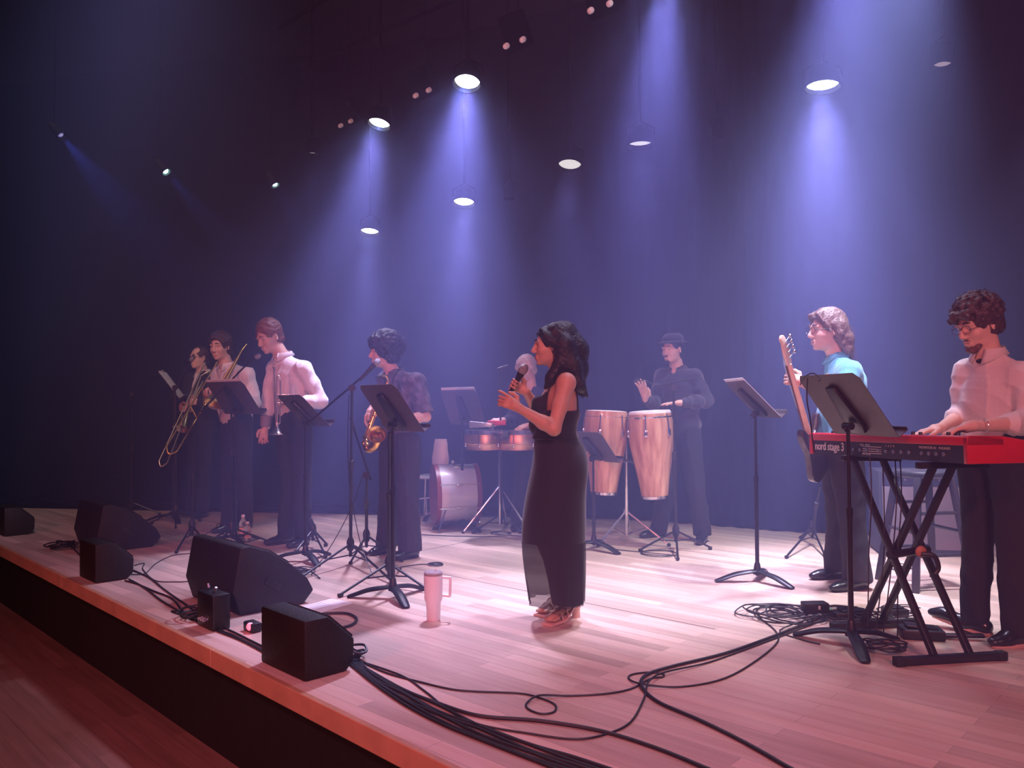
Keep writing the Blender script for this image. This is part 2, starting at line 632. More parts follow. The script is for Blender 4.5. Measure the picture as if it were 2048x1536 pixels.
# small cyan side lights far left
CY = emi('cyan_lens', (0.35, 0.85, 1.0), 9)
for px, py, Y, dx, lab, e in ((120, 268, 8.2, 0.9, 'small blue spot at the far left whose narrow beam slants down', 55),
                              (330, 341, 8.6, 0.9, 'small cyan spot glowing on the left, larger of the two cyan dots', 26),
                              (549, 367, 9.2, 0.6, 'small cyan spot glowing above the trombone players', 14)):
    p = at(px, py, Y)
    t = thing('cyan_spot', lab, 'stage lamp', p, 0, 'small blue side spots')
    tg = p + Vector((dx, -0.2, -1.0))
    ax = (tg - p).normalized()
    MB().lathe([(0.02, -0.16), (0.04, -0.14), (0.045, 0.02), (0.05, 0.03), (0.045, 0.03), (0.04, 0.0)], (0, 0, 0), ax, 18).build('housing', CAN, t)
    v = (CAMLOC - p).normalized()
    MB().ball((0, 0, 0), (0.032, 0.032, 0.032), 14).build('lens', CY if px > 200 else emi('blue_lens', (0.1, 0.2, 0.9), 0.25), t)
    MB().tube([-ax * 0.1, -ax * 0.1 + Vector((0, 0, 5.45 - p.z))], 0.0025, 6).build('hanging_rod', DK, t)
    spot('beam_light', p + ax * 0.05, tg, e, (0.15, 0.25, 1.0), 26, 0.6, 0.02, t)

# suspension pipes along the two lamp rows
for (x0, y0, Y0), (x1, y1, Y1), lab in (((560, 250, 8.8), (1500, -160, 4.9), 'long black lighting pipe above the front row of lamps'),
                                        ((600, 400, 9.8), (1960, 10, 5.3), 'long black lighting pipe above the rear row of lamps')):
    a, b = at(x0, y0, Y0), at(x1, y1, Y1)
    a.z = b.z = PIPEZ
    mb = MB()
    mb.tube([a, b], 0.024, 10)
    o = mb.build('lighting_pipe', DK)
    tag(rezero(o), lab, 'pipe', 'lighting pipes')
# ================================================================ smooth bodies: distance-field modelling
class Field:
    """smooth union of round cones and ellipsoids, turned into one closed mesh"""

    def __init__(s, h=0.007):
        s.h = h
        s.pr = []

    def cone(s, a, b, ra, rb, k=0.015, sub=False, flat=None):
        s.pr.append(('c', np.array(a, float), np.array(b, float), ra, rb, k, sub, flat))
        return s

    def chain(s, pts, rs, k=0.015):
        for i in range(len(pts) - 1):
            s.cone(pts[i], pts[i + 1], rs[i], rs[i + 1], k)
        return s

    def ell(s, c, r, R=None, k=0.015, sub=False):
        if isinstance(r, (int, float)):
            r = (r, r, r)
        s.pr.append(('e', np.array(c, float), np.array(r, float), np.array(R if R is not None else Matrix.Identity(3), float), k, sub))
        return s

    def plane(s, c, n, box=None):                     # cuts away what lies on the side n points to
        s.pr.append(('p', np.array(c, float), np.array(Vector(n).normalized(), float), box))
        return s

    def bounds(s):
        lo, hi = np.full(3, 1e9), np.full(3, -1e9)
        for p in s.pr:
            if p[0] == 'c' and not p[6]:
                r = max(p[3], p[4])
                lo = np.minimum(lo, np.minimum(p[1], p[2]) - r)
                hi = np.maximum(hi, np.maximum(p[1], p[2]) + r)
            elif p[0] == 'e' and not p[5]:
                r = max(p[2])
                lo = np.minimum(lo, p[1] - r)
                hi = np.maximum(hi, p[1] + r)
        return lo, hi

    def mesh(s, folds=0.0, ffreq=14.0, fstretch=(1, 1, 0.5), seed=1, fine=0.0, fnfreq=60.0):
        h = s.h
        lo, hi = s.bounds()
        m = 4 * h + folds + fine
        lo, hi = lo - m, hi + m
        dim = np.ceil((hi - lo) / h).astype(int) + 1
        G = np.full(dim, 0.5, np.float32)
        ax = [lo[i] + h * np.arange(dim[i]) for i in range(3)]
        for p in s.pr:
            if p[0] == 'p':
                c, n = p[1], p[2]
                X = ax[0][:, None, None] - c[0]
                Y = ax[1][None, :, None] - c[1]
                Z = ax[2][None, None, :] - c[2]
                d = n[0] * X + n[1] * Y + n[2] * Z
                if p[3] is not None:
                    r = np.sqrt(X * X + Y * Y + Z * Z)
                    d = np.where(r < p[3], d, -1)
                G = np.maximum(G, d.astype(np.float32))
                continue
            if p[0] == 'c':
                _, a, b, ra, rb, k, sub, flat = p
                R = max(ra, rb) + k + 3 * h
                l, u = np.minimum(a, b) - R, np.maximum(a, b) + R
            else:
                _, c, r, Rm, k, sub = p
                R = max(r) + k + 3 * h
                l, u = c - R, c + R
            i0 = np.clip(np.floor((l - lo) / h).astype(int), 0, dim)
            i1 = np.clip(np.ceil((u - lo) / h).astype(int) + 1, 0, dim)
            if np.any(i1 <= i0):
                continue
            sl = tuple(slice(i0[q], i1[q]) for q in range(3))
            X = ax[0][sl[0]][:, None, None]
            Y = ax[1][sl[1]][None, :, None]
            Z = ax[2][sl[2]][None, None, :]
            if p[0] == 'c':
                ab = b - a
                L2 = max(float(ab @ ab), 1e-12)
                t = np.clip(((X - a[0]) * ab[0] + (Y - a[1]) * ab[1] + (Z - a[2]) * ab[2]) / L2, 0, 1)
                dx, dy, dz = X - a[0] - t * ab[0], Y - a[1] - t * ab[1], Z - a[2] - t * ab[2]
                if flat is not None:                  # (direction, factor): thinner that way
                    fd, ff = np.array(flat[0], float), flat[1]
                    q = dx * fd[0] + dy * fd[1] + dz * fd[2]
                    g = (1 / ff - 1)
                    dx, dy, dz = dx + q * g * fd[0], dy + q * g * fd[1], dz + q * g * fd[2]
                    d = np.sqrt(dx * dx + dy * dy + dz * dz) - (ra + (rb - ra) * t)
                    d *= 0.75
                else:
                    d = np.sqrt(dx * dx + dy * dy + dz * dz) - (ra + (rb - ra) * t)
            else:
                dx, dy, dz = X - c[0], Y - c[1], Z - c[2]
                q = [dx * Rm[0][j] + dy * Rm[1][j] + dz * Rm[2][j] for j in range(3)]
                k0 = np.sqrt((q[0] / r[0]) ** 2 + (q[1] / r[1]) ** 2 + (q[2] / r[2]) ** 2)
                k1 = np.sqrt((q[0] / r[0] ** 2) ** 2 + (q[1] / r[1] ** 2) ** 2 + (q[2] / r[2] ** 2) ** 2) + 1e-9
                d = k0 * (k0 - 1) / k1
            g = G[sl]
            if sub:
                d = -d
                hh = np.maximum(k - np.abs(g - d), 0) / max(k, 1e-6)
                G[sl] = np.maximum(g, d) + hh * hh * k * 0.25
            else:
                hh = np.maximum(k - np.abs(g - d), 0) / max(k, 1e-6)
                G[sl] = np.minimum(g, d) - hh * hh * k * 0.25
        if folds or fine:
            rs = np.random.RandomState(seed)
            near = np.abs(G) < (folds + fine + 3 * h)
            ii = np.nonzero(near)
            P = np.stack([ax[q][ii[q]] for q in range(3)], 1)
            acc = np.zeros(len(P))
            if folds:
                for o in range(5):
                    kv = rs.normal(size=3) * ffreq * (1 + 0.5 * o) * np.array(fstretch)
                    ph = rs.uniform(0, 6.28)
                    wv = rs.normal(size=3) * ffreq * 0.5
                    w = np.sin(P @ wv + ph * 1.7) * 1.3
                    v = np.sin(P @ kv + ph + w)
                    acc += folds * (1 - np.abs(v)) ** 2 / (1 + 0.4 * o) * 0.7
                acc -= folds * 0.8
            if fine:
                for o in range(6):
                    kv = rs.normal(size=3)
                    kv = kv / np.linalg.norm(kv) * fnfreq * (0.8 + 0.3 * o)
                    acc += fine * np.sin(P @ kv + rs.uniform(0, 6.28) + 1.5 * np.sin(P @ rs.normal(size=3) * fnfreq * .3)) * 0.5
            G[ii] -= acc.astype(np.float32)
        return surface_nets(G, lo, h)

    def build(s, name, material, parent=None, off=(0, 0, 0), **kw):
        v, f = s.mesh(**kw)
        v = v - np.array(off, float)
        return np_mesh(name, v, f, material, parent)


def np_mesh(name, v, f, material, parent=None):
    me = bpy.data.meshes.new(name)
    me.vertices.add(len(v))
    me.vertices.foreach_set('co', v.astype(np.float32).ravel())
    me.loops.add(len(f) * 4)
    me.polygons.add(len(f))
    me.loops.foreach_set('vertex_index', f.astype(np.int32).ravel())
    me.polygons.foreach_set('loop_start', np.arange(len(f), dtype=np.int32) * 4)
    me.polygons.foreach_set('use_smooth', np.ones(len(f), bool))
    me.update(calc_edges=True)
    me.validate()
    me.materials.append(material)
    ob = bpy.data.objects.new(name, me)
    COL.objects.link(ob)
    if parent is not None:
        ob.parent = parent
    return ob


def surface_nets(G, lo, h):
    S = G < 0
    nx, ny, nz = G.shape
    C = np.zeros((nx - 1, ny - 1, nz - 1), np.int8)
    for a in (0, 1):
        for b in (0, 1):
            for c in (0, 1):
                C += S[a:nx - 1 + a, b:ny - 1 + b, c:nz - 1 + c]
    act = (C > 0) & (C < 8)
    ii, jj, kk = np.nonzero(act)
    idx = -np.ones(C.shape, np.int64)
    idx[ii, jj, kk] = np.arange(len(ii))
    acc = np.zeros((len(ii), 3))
    cnt = np.zeros(len(ii))
    cor = [(a, b, c) for a in (0, 1) for b in (0, 1) for c in (0, 1)]
    for p in cor:
        for d in range(3):
            if p[d] == 0:
                q = list(p)
                q[d] = 1
                g0 = G[ii + p[0], jj + p[1], kk + p[2]]
                g1 = G[ii + q[0], jj + q[1], kk + q[2]]
                m = (g0 < 0) != (g1 < 0)
                t = np.where(m, g0 / np.where(m, g0 - g1, 1), 0)
                pos = np.zeros((len(ii), 3))
                for e in range(3):
                    pos[:, e] = p[e]
                pos[:, d] += t
                acc += pos * m[:, None]
                cnt += m
    v = np.stack([ii, jj, kk], 1) + acc / cnt[:, None]
    v = lo + v * h
    faces = []
    for d in range(3):
        sl0 = [slice(None)] * 3
        sl1 = [slice(None)] * 3
        sl0[d] = slice(0, -1)
        sl1[d] = slice(1, None)
        A_, B_ = S[tuple(sl0)], S[tuple(sl1)]
        m = A_ != B_
        e1, e2 = [(1, 2), (2, 0), (0, 1)][d]
        i = np.stack(np.nonzero(m), 1)
        sg = A_[tuple(i.T)]
        ok = (i[:, e1] > 0) & (i[:, e2] > 0) & (i[:, e1] < G.shape[e1] - 1) & (i[:, e2] < G.shape[e2] - 1)
        i, sg = i[ok], sg[ok]
        q = []
        for (o1, o2) in ((1, 1), (0, 1), (0, 0), (1, 0)):
            j = i.copy()
            j[:, e1] -= o1
            j[:, e2] -= o2
            q.append(idx[tuple(j.T)])
        q = np.stack(q, 1)
        q[~sg] = q[~sg][:, ::-1]
        faces.append(q)
    f = np.concatenate(faces)
    f = f[(f >= 0).all(1)]
    return v, f


# ================================================================ people
def skinmat(name, c):
    return mat(name, c, 0.5, sub=0.12, noise=0.05, nscale=40)


SKIN = skinmat('skin_fair', (0.66, 0.42, 0.33))
SKINT = skinmat('skin_tan', (0.52, 0.29, 0.20))
SHIRTW = mat('white_cotton', (0.80, 0.78, 0.80), 0.85, sheen=0.2, noise=0.03, nscale=60, bump=0.15)
TROUS = mat('black_trouser_cloth', (0.012, 0.012, 0.018), 0.9, noise=0.2, nscale=40)
SHOE = mat('black_leather', (0.012, 0.012, 0.014), 0.28, coat=0.3, noise=0.1)
EYEW = mat('eye_white', (0.7, 0.7, 0.7), 0.25, noise=0.02)
EYED = mat('eye_dark', (0.02, 0.012, 0.01), 0.2, noise=0.1)
LIP = mat('lip_skin', (0.42, 0.15, 0.13), 0.45, noise=0.06)


def hairmat(name, c):
    m = mat(name, c, 0.42, noise=0.45, nscale=90, bump=0.6, spec=0.4)
    return m


V = Vector


def lerp(a, b, t):
    return V(a) * (1 - t) + V(b) * t


def head_prims(F, c, R, s=1.0, jaw=1.0):
    def L(f, l, u):
        return c + R @ V((f * s, l * s, u * s))

    def E(f, l, u, rf, rl, ru, k=0.02, sub=False, R2=None):
        F.ell(L(f, l, u), (rf * s, rl * s, ru * s), R if R2 is None else R2, k * s, sub)
    E(-0.012, 0, 0.035, 0.095, 0.074, 0.082)
    E(0.022, 0, -0.02, 0.068, 0.062, 0.085, 0.03)
    E(0.030, 0, -0.075, 0.048, 0.047 * jaw, 0.032, 0.03)
    E(0.070, 0, -0.098, 0.016, 0.020, 0.014, 0.02)
    for sd in (-1, 1):
        E(0.058, sd * 0.036, -0.028, 0.026, 0.024, 0.024, 0.02)
        E(0.088, sd * 0.028, 0.008, 0.016, 0.016, 0.012, 0.012, True)
        F.cone(L(0.083, sd * 0.046, 0.022), L(0.090, sd * 0.014, 0.024), 0.008 * s, 0.009 * s, 0.014 * s)
        E(0.098, sd * 0.011, -0.036, 0.009, 0.008, 0.008, 0.006)
        R2 = R @ Matrix.Rotation(sd * 0.35, 3, 'Z')
        E(-0.004, sd * 0.078, -0.004, 0.018, 0.006, 0.030, 0.006, False, R2)
        E(0.002, sd * 0.083, -0.002, 0.009, 0.005, 0.016, 0.004, True, R2)
        E(0.068, sd * 0.030, 0.006, 0.016, 0.018, 0.012, 0.008)          # eyelids
        E(0.0725, sd * 0.030, 0.0125, 0.0165, 0.0165, 0.0085, 0.005)
    F.cone(L(0.090, 0, 0.012), L(0.112, 0, -0.028), 0.0085 * s, 0.0105 * s, 0.012 * s)
    E(0.104, 0, -0.034, 0.011, 0.010, 0.009, 0.008)
    F.cone(L(0.088, -0.014, -0.060), L(0.088, 0.014, -0.060), 0.008 * s, 0.008 * s, 0.006 * s)
    F.cone(L(0.086, -0.013, -0.072), L(0.086, 0.013, -0.072), 0.009 * s, 0.009 * s, 0.006 * s)
    E(0.096, 0, -0.066, 0.010, 0.020, 0.0018, 0.004, True)
    return L


def hand_prims(F, wrist, dirv, normal, thumb_side, curl=(0.3, 0.35, 0.4, 0.45), thumb=0.5, s=1.0, spread=0.10, k=0.003, tc=0.6):
    """wrist, direction of the fingers, back-of-hand normal, thumb side vector; curl bends towards -normal"""
    d = V(dirv).normalized()
    n = V(normal)
    n = (n - d * n.dot(d)).normalized()
    t = d.cross(n)
    if t.dot(V(thumb_side)) < 0:
        t = -t
    w = V(wrist)
    base = w + d * 0.082 * s
    F.cone(w, w + d * 0.03 * s, 0.024 * s, 0.027 * s, 0.012)
    for q in (-1, -0.33, 0.33, 1):
        F.cone(w + d * 0.020 * s + t * q * 0.013 * s, w + d * 0.078 * s + t * q * 0.029 * s, 0.0150 * s, 0.0115 * s, 0.010)
    lens = (0.040, 0.045, 0.042, 0.033)
    for i, q in enumerate((1, 0.33, -0.33, -1)):
        a = base + t * q * 0.030 * s
        dd = (d + t * q * spread).normalized()
        ang = 0.0
        L0 = lens[i] * s
        rr = 0.0092 * s
        pts = [a - dd * 0.012 * s, a]
        for j, f in enumerate((1.0, 0.62, 0.5)):
            ang += curl[i] * (1.0 if j else 0.9) * 1.25
            v = dd * math.cos(ang) - n * math.sin(ang)
            pts.append(pts[-1] + v * L0 * f)
        F.chain(pts, [rr * 1.05, rr, rr * 0.95, rr * 0.88, rr * 0.78], k)
    a = w + d * 0.022 * s + t * 0.020 * s
    b = a + (d * 0.45 + t * 0.75 - n * 0.25 * thumb).normalized() * 0.036 * s
    c = b + (d * 0.80 + t * (0.55 - 0.5 * tc) - n * 0.6 * thumb).normalized() * 0.034 * s
    e = c + (d * 0.9 + t * (0.25 - 0.6 * tc) - n * 0.7 * thumb).normalized() * 0.027 * s
    F.chain([a, b, c, e], [0.014 * s, 0.0125 * s, 0.0108 * s, 0.009 * s], 0.008)


def person(name_label, J, face, face_tilt=0.0, skin=SKIN, res=0.006, hands=None, s=1.0, build=1.0, arm=1.0, female=False,
           jaw=1.0, lips=False, head_s=1.0, legs=True, head_roll=0.0):
    """J: joint positions in the world. Builds the bare continuous body, eyes; returns (root, info)"""
    base = V(((J['anL'].x + J['anR'].x) / 2, (J['anL'].y + J['anR'].y) / 2, 0))
    root = thing('person', name_label, 'person', base)
    across = (J['shL'] - J['shR']).normalized()
    chest = lerp(J['shL'], J['shR'], 0.5)
    hipc = lerp(J['hipL'], J['hipR'], 0.5)
    upv = (chest - hipc).normalized()
    fwd = across.cross(upv).normalized()
    hacross = (J['hipL'] - J['hipR']).normalized()
    hf = hacross.cross(upv).normalized()
    RT = Matrix((fwd, across, upv)).transposed()
    RH = Matrix((hf, hacross, upv)).transposed()
    fd = V(face).normalized()
    fd = (fd + V((0, 0, face_tilt))).normalized()
    RHd = basis(fd)
    if head_roll:
        RHd = Matrix.Rotation(head_roll, 3, fd) @ RHd
    F = Field(res)
    b = build
    # torso
    tl = (chest - hipc).length
    ch = chest - upv * 0.11 * s
    F.ell(ch, (0.105 * b * s, 0.150 * b * s, 0.145 * s), RT)
    F.ell(lerp(hipc, chest, 0.42), (0.092 * b * s, 0.132 * b * s, 0.17 * s), RT, 0.06)
    F.ell(hipc + upv * 0.05, (0.105 * b * s, 0.155 * b * s, 0.11 * s), RH, 0.05)
    nb = J['neck']
    F.cone(nb - upv * 0.045, lerp(chest, J['shL'], 0.85) - upv * 0.005, 0.055 * s, 0.042 * s, 0.05)
    F.cone(nb - upv * 0.045, lerp(chest, J['shR'], 0.85) - upv * 0.005, 0.055 * s, 0.042 * s, 0.05)
    # neck and head
    hc = J['head']
    hs = head_s * s
    L = head_prims(F, hc, RHd, hs, jaw)
    nr = (0.046 if female else 0.055) * s
    F.cone(hc + RHd @ V((-0.022, 0, -0.05)) * hs, nb - upv * 0.02, nr, nr * 1.1, 0.025)
    for sd in ('L', 'R'):
        sh, el, wr = J['sh' + sd], J['el' + sd], J['wr' + sd]
        a = arm * s
        F.ell(sh - upv * 0.012, 0.050 * a, None, 0.04)
        F.cone(sh, lerp(sh, el, 0.5), 0.050 * a, 0.045 * a, 0.02)
        F.cone(lerp(sh, el, 0.5), el, 0.045 * a, 0.037 * a, 0.02)
        F.cone(el, lerp(el, wr, 0.3), 0.037 * a, 0.039 * a, 0.02)
        F.cone(lerp(el, wr, 0.3), wr, 0.039 * a, 0.024 * a, 0.02)
        if legs:
            hp, kn, an, to = J['hip' + sd], J['kn' + sd], J['an' + sd], J['toe' + sd]
            F.cone(hp, kn, 0.082 * b * s, 0.052 * s, 0.04)
            F.cone(kn, lerp(kn, an, 0.35), 0.052 * s, 0.054 * s, 0.02)
            F.cone(lerp(kn, an, 0.35), an, 0.054 * s, 0.034 * s, 0.02)
            d = (to - an)
            d.z = 0
            heel = an - d.normalized() * 0.03 * s
            F.cone(V((heel.x, heel.y, an.z - 0.045 * s)), V((to.x, to.y, to.z)), 0.028 * s, 0.021 * s, 0.02)
            if female:                                  # bare toes
                sd_ = V((-d.y, d.x, 0)).normalized()
                dn = d.normalized()
                for q in range(5):
                    o_ = sd_ * (q - 2) * 0.0135
                    F.cone(V((to.x, to.y, to.z)) + o_ - dn * 0.03, V((to.x, to.y, to.z - 0.006)) + o_ + dn * (0.020 - 0.004 * abs(q - 1)), 0.011, 0.0078, 0.004)
            F.cone(an, V((heel.x, heel.y, an.z - 0.04 * s)), 0.034 * s, 0.028 * s, 0.02)
    for sd, h in (hands or {}).items():
        hand_prims(F, J['wr' + sd], **h)
    body = F.build('body', skin, root, base)
    root['_'] = 0
    del root['_']
    info = dict(J=J, RT=RT, RH=RH, RHd=RHd, L=L, up=upv, fwd=fwd, across=across, chest=chest, hipc=hipc, base=base, root=root, s=s, b=b, hs=hs,
                arm=arm)
    # eyes
    for sd in (-1, 1):
        e = MB()
        e.ball(L(0.074, sd * 0.030, 0.006) - base, 0.0125 * hs, 12)
        eo = e.build('eye', EYEW, root)
        MB().ball(L(0.083 - (0.002 if face_tilt < -0.2 else 0), sd * 0.030, 0.005 - (0.006 if face_tilt < -0.2 else 0)) - base, 0.0055 * hs, 8).build('iris', EYED, eo)
    if lips:
        F = Field(0.0035)
        F.cone(L(0.0885, -0.014, -0.060), L(0.0885, 0.014, -0.060), 0.0075 * hs, 0.0075 * hs, 0.004)
        F.cone(L(0.087, -0.012, -0.072), L(0.087, 0.012, -0.072), 0.009 * hs, 0.009 * hs, 0.004)
        F.build('lips', LIP, root, base)
    return root, info


def brows(I, m, w=0.004):
    L, base, hs = I['L'], I['base'], I['hs']
    for sd in (-1, 1):
        mb = MB()
        mb.tube([L(0.098, sd * 0.012, 0.030) - base, L(0.098, sd * 0.028, 0.035) - base, L(0.088, sd * 0.046, 0.030) - base],
                [w * hs, w * 1.1 * hs, w * 0.5 * hs], 6)
        mb.build('eyebrow', m, I['root'])


def shirt(I, material, inflate=0.016, sleeve='long', res=0.007, folds=0.008, name='shirt', loose=0.0, sleeve_end=(1.0, 1.0), collar=True,
          hem=0.0, seed=1, open_neck=0.0, collar_mat=None, untucked=0.0):
    J, RT, RH, up, base, s, b = I['J'], I['RT'], I['RH'], I['up'], I['base'], I['s'], I['b']
    g = inflate
    F = Field(res)
    chest, hipc = I['chest'], I['hipc']
    F.ell(chest - up * 0.11 * s, ((0.105 * b + g) * s, (0.150 * b + g) * s, 0.150 * s + g), RT)
    F.ell(lerp(hipc, chest, 0.42), ((0.094 * b + g + loose) * s, (0.134 * b + g + loose) * s, 0.18 * s), RT, 0.06)
    F.ell(hipc + up * 0.05, ((0.105 * b + g + untucked) * s, (0.155 * b + g * 0.6 + untucked) * s, (0.10 + untucked) * s), RH, 0.05)
    nb = J['neck']
    for sd in ('L', 'R'):
        F.cone(nb - up * 0.045, lerp(chest, J['sh' + sd], 0.85) - up * 0.005, 0.055 * s + g * 0.7, 0.042 * s + g, 0.05)
        sh, el, wr = J['sh' + sd], J['el' + sd], J['wr' + sd]
        a = I['arm'] * s
        e = sleeve_end[0] if sd == 'L' else sleeve_end[1]
        F.ell(sh - up * 0.012, 0.051 * a + g, None, 0.04)
        if sleeve == 'none':
            continue
        F.cone(sh, lerp(sh, el, 0.5), 0.050 * a + g, 0.046 * a + g * 1.15, 0.025)
        if sleeve == 'short':
            F.cone(lerp(sh, el, 0.5), lerp(sh, el, 0.86), 0.046 * a + g * 1.2, 0.042 * a + g * 1.7, 0.02)
            F.cone(lerp(sh, el, 0.80), lerp(sh, el, 1.2), 0.036 * a, 0.036 * a, 0.006, True)
            F.plane(lerp(sh, el, 0.92), (el - sh), 0.13)
        else:
            F.cone(lerp(sh, el, 0.5), el, 0.046 * a + g * 1.15, 0.040 * a + g * 1.1, 0.025)
            F.cone(el, lerp(el, wr, 0.45 * e), 0.041 * a + g * 1.1, 0.038 * a + g, 0.025)
            F.cone(lerp(el, wr, 0.45 * e), lerp(el, wr, 0.93 * e), 0.038 * a + g, 0.027 * a + g * 0.75, 0.025)
            if e < 0.7:                                # rolled cuff
                c0 = lerp(el, wr, 0.93 * e)
                F.cone(c0 - (wr - el).normalized() * 0.02, c0, 0.041 * a + g, 0.040 * a + g, 0.006)
    d = I['RHd'] @ V((1, 0, 0))
    # neck opening
    nk = nb + up * 0.03
    F.cone(nb + up * 0.14, nb - up * 0.035, 0.064 * s, 0.050 * s, 0.01, True)
    if open_neck:
        F.cone(nk + I['fwd'] * 0.05, nb - up * open_neck + I['fwd'] * 0.13, 0.045 * s, 0.008, 0.01, True)
    ob = F.build(name, material, I['root'], base, folds=folds, ffreq=13, fstretch=(1, 1, 0.45), seed=seed)
    if collar:
        cm = collar_mat or material
        up2, fw, ac = up, I['fwd'], I['across']
        vs, fs = [], []
        n = 22
        c0 = nb + up * 0.005 - fw * 0.004
        for k in range(n + 1):
            an = math.pi * 2 * (0.04 + 0.92 * k / n)
            dr = fw * math.cos(an) * 0.068 * s + ac * math.sin(an) * 0.066 * s
            lift = -0.018 * math.cos(an)
            fr = max(0, math.cos(an)) ** 3
            top = c0 + dr + up * (0.030 + lift * 0.6)
            low = c0 + dr * (1.30 + 0.25 * fr) + up * (-0.008 + lift - 0.035 * fr)
            inn = c0 + dr * 0.98 + up * (-0.015 + lift)
            vs += [inn - base, top - base, low - base]
        for k in range(n):
            fs += [(3 * k, 3 * k + 3, 3 * k + 4, 3 * k + 1), (3 * k + 1, 3 * k + 4, 3 * k + 5, 3 * k + 2)]
        mb = MB()
        mb.add(vs, fs)
        co = mb.build('collar', cm, ob)
        sm = co.modifiers.new('thick', 'SOLIDIFY')
        sm.thickness = 0.004
        sm.offset = 0
    return ob


def trousers(I, material=TROUS, g=0.018, res=0.008, folds=0.008, flare=0.012, seed=3, knee=None):
    J, RH, up, base, s, b = I['J'], I['RH'], I['up'], I['base'], I['s'], I['b']
    F = Field(res)
    hipc = I['hipc']
    F.ell(hipc + up * 0.03, ((0.108 * b + g) * s, (0.155 * b + g) * s, 0.13 * s), RH)
    for sd in ('L', 'R'):
        hp, kn, an = J['hip' + sd], J['kn' + sd], J['an' + sd]
        F.cone(hp, kn, 0.084 * b * s + g, 0.056 * s + g, 0.03)
        F.cone(kn, lerp(kn, an, 0.5), 0.056 * s + g, 0.054 * s + g, 0.02)
        F.cone(lerp(kn, an, 0.5), an + V((0, 0, -0.02)), 0.054 * s + g, 0.044 * s + g + flare, 0.02)
        F.plane(V((an.x, an.y, an.z - 0.035)), (0, 0, -1), 0.14)
    F.plane(hipc + up * 0.125, up, 0.35)
    return F.build('trousers', material, I['root'], base, folds=folds, ffreq=9, fstretch=(1, 1, 0.35), seed=seed)


def shoes(I, material=SHOE, sole=None, s=1.0, lift=0.0, tall=1.0):
    J, base = I['J'], I['base']
    for sd in ('L', 'R'):
        an, to = J['an' + sd], J['toe' + sd]
        d = to - an
        d.z = 0
        ln = d.length
        d.normalize()
        heel = an - d * 0.045 * s
        zh = J.get('sole' + sd, 0.0)
        zt = max(0.0, to.z - 0.03)
        F = Field(0.006)
        sd_ = V((-d.y, d.x, 0))
        F.cone(V((heel.x, heel.y, zh + 0.040)), V((an.x, an.y, zh + 0.042)) + d * 0.05, 0.040 * s, 0.043 * s, 0.02)
        F.cone(V((an.x, an.y, zh + 0.042)) + d * 0.04, V((to.x, to.y, zt + 0.030)) - d * 0.03, 0.044 * s, 0.034 * s, 0.02, False, ((0, 0, 1), 0.8))
        F.cone(V((to.x, to.y, zt + 0.030)) - d * 0.05, V((to.x, to.y, zt + 0.026)) + d * 0.012, 0.040 * s, 0.028 * s, 0.02, False, ((0, 0, 1), 0.75))
        F.cone(V((an.x, an.y, zh + 0.06)) - d * 0.012, V((an.x, an.y, zh + 0.10 * tall)) - d * 0.012, 0.042 * s, 0.040 * s, 0.02)
        if zt == 0 and zh == 0:
            F.plane((an.x, an.y, 0.008), (0, 0, -1), 0.5)
        so = F.build('shoe', material, I['root'], base)
        mb = MB()                                       # sole
        vs = []
        n = 20
        for z in (0.0, 0.016):
            for k in range(n):
                a = 2 * math.pi * k / n
                L_ = (ln + 0.045 * s + 0.06 * s) / 2
                w = 0.043 * s * (1 - 0.12 * math.cos(a))
                c = heel + d * (L_ - 0.04 * s)
                p = c + d * math.cos(a) * L_ + sd_ * math.sin(a) * w
                u = ((p - heel).dot(d)) / max(ln + 0.045, 0.01)
                p.z = zh + (zt - zh) * max(0, min(1, u)) + z
                vs.append(p - base)
        mb.add(vs, [tuple(range(n - 1, -1, -1)), tuple(range(n, 2 * n))] + [(k, (k + 1) % n, n + (k + 1) % n, n + k) for k in range(n)])
        mb.build('sole', sole or RUBBER, so)


def cap_hair(I, m, thick=0.012, back=0.0, res=0.005, fine=0.002, fnfreq=120, fringe=0.0, top=0.0, sides=0.0, seed=5, low=-0.04, recede=0.0):
    L, RHd, hs, base = I['L'], I['RHd'], I['hs'], I['base']
    F = Field(res)
    t = thick
    F.ell(L(-0.014, 0, 0.038 + top * 0.5), ((0.097 + t) * hs, (0.075 + t + sides) * hs, (0.082 + t + top) * hs), RHd)
    F.ell(L(-0.05, 0, -0.005 + low), ((0.055 + t) * hs, (0.062 + t) * hs, 0.05 * hs), RHd, 0.03)
    if back:
        F.ell(L(-0.075, 0, -0.05 - back * 0.4), (0.04 * hs, 0.065 * hs, (0.06 + back) * hs), RHd, 0.04)
    if fringe:
        F.cone(L(0.080, -0.045, 0.080), L(0.092, 0.035, 0.075), fringe * hs, fringe * hs, 0.02)
    # clear the face
    F.ell(L(0.095 - recede, 0, -0.018), (0.082 * hs, 0.066 * hs, 0.088 * hs), RHd, 0.008, True)
    F.ell(L(0.055, 0, -0.085), (0.085 * hs, 0.1 * hs, 0.06 * hs), RHd, 0.008, True)
    for sd in (-1, 1):
        F.ell(L(0.006, sd * 0.09, -0.010), (0.028 * hs, 0.035 * hs, 0.036 * hs), RHd, 0.004, True)
    return F, dict(fine=fine, fnfreq=fnfreq, seed=seed)


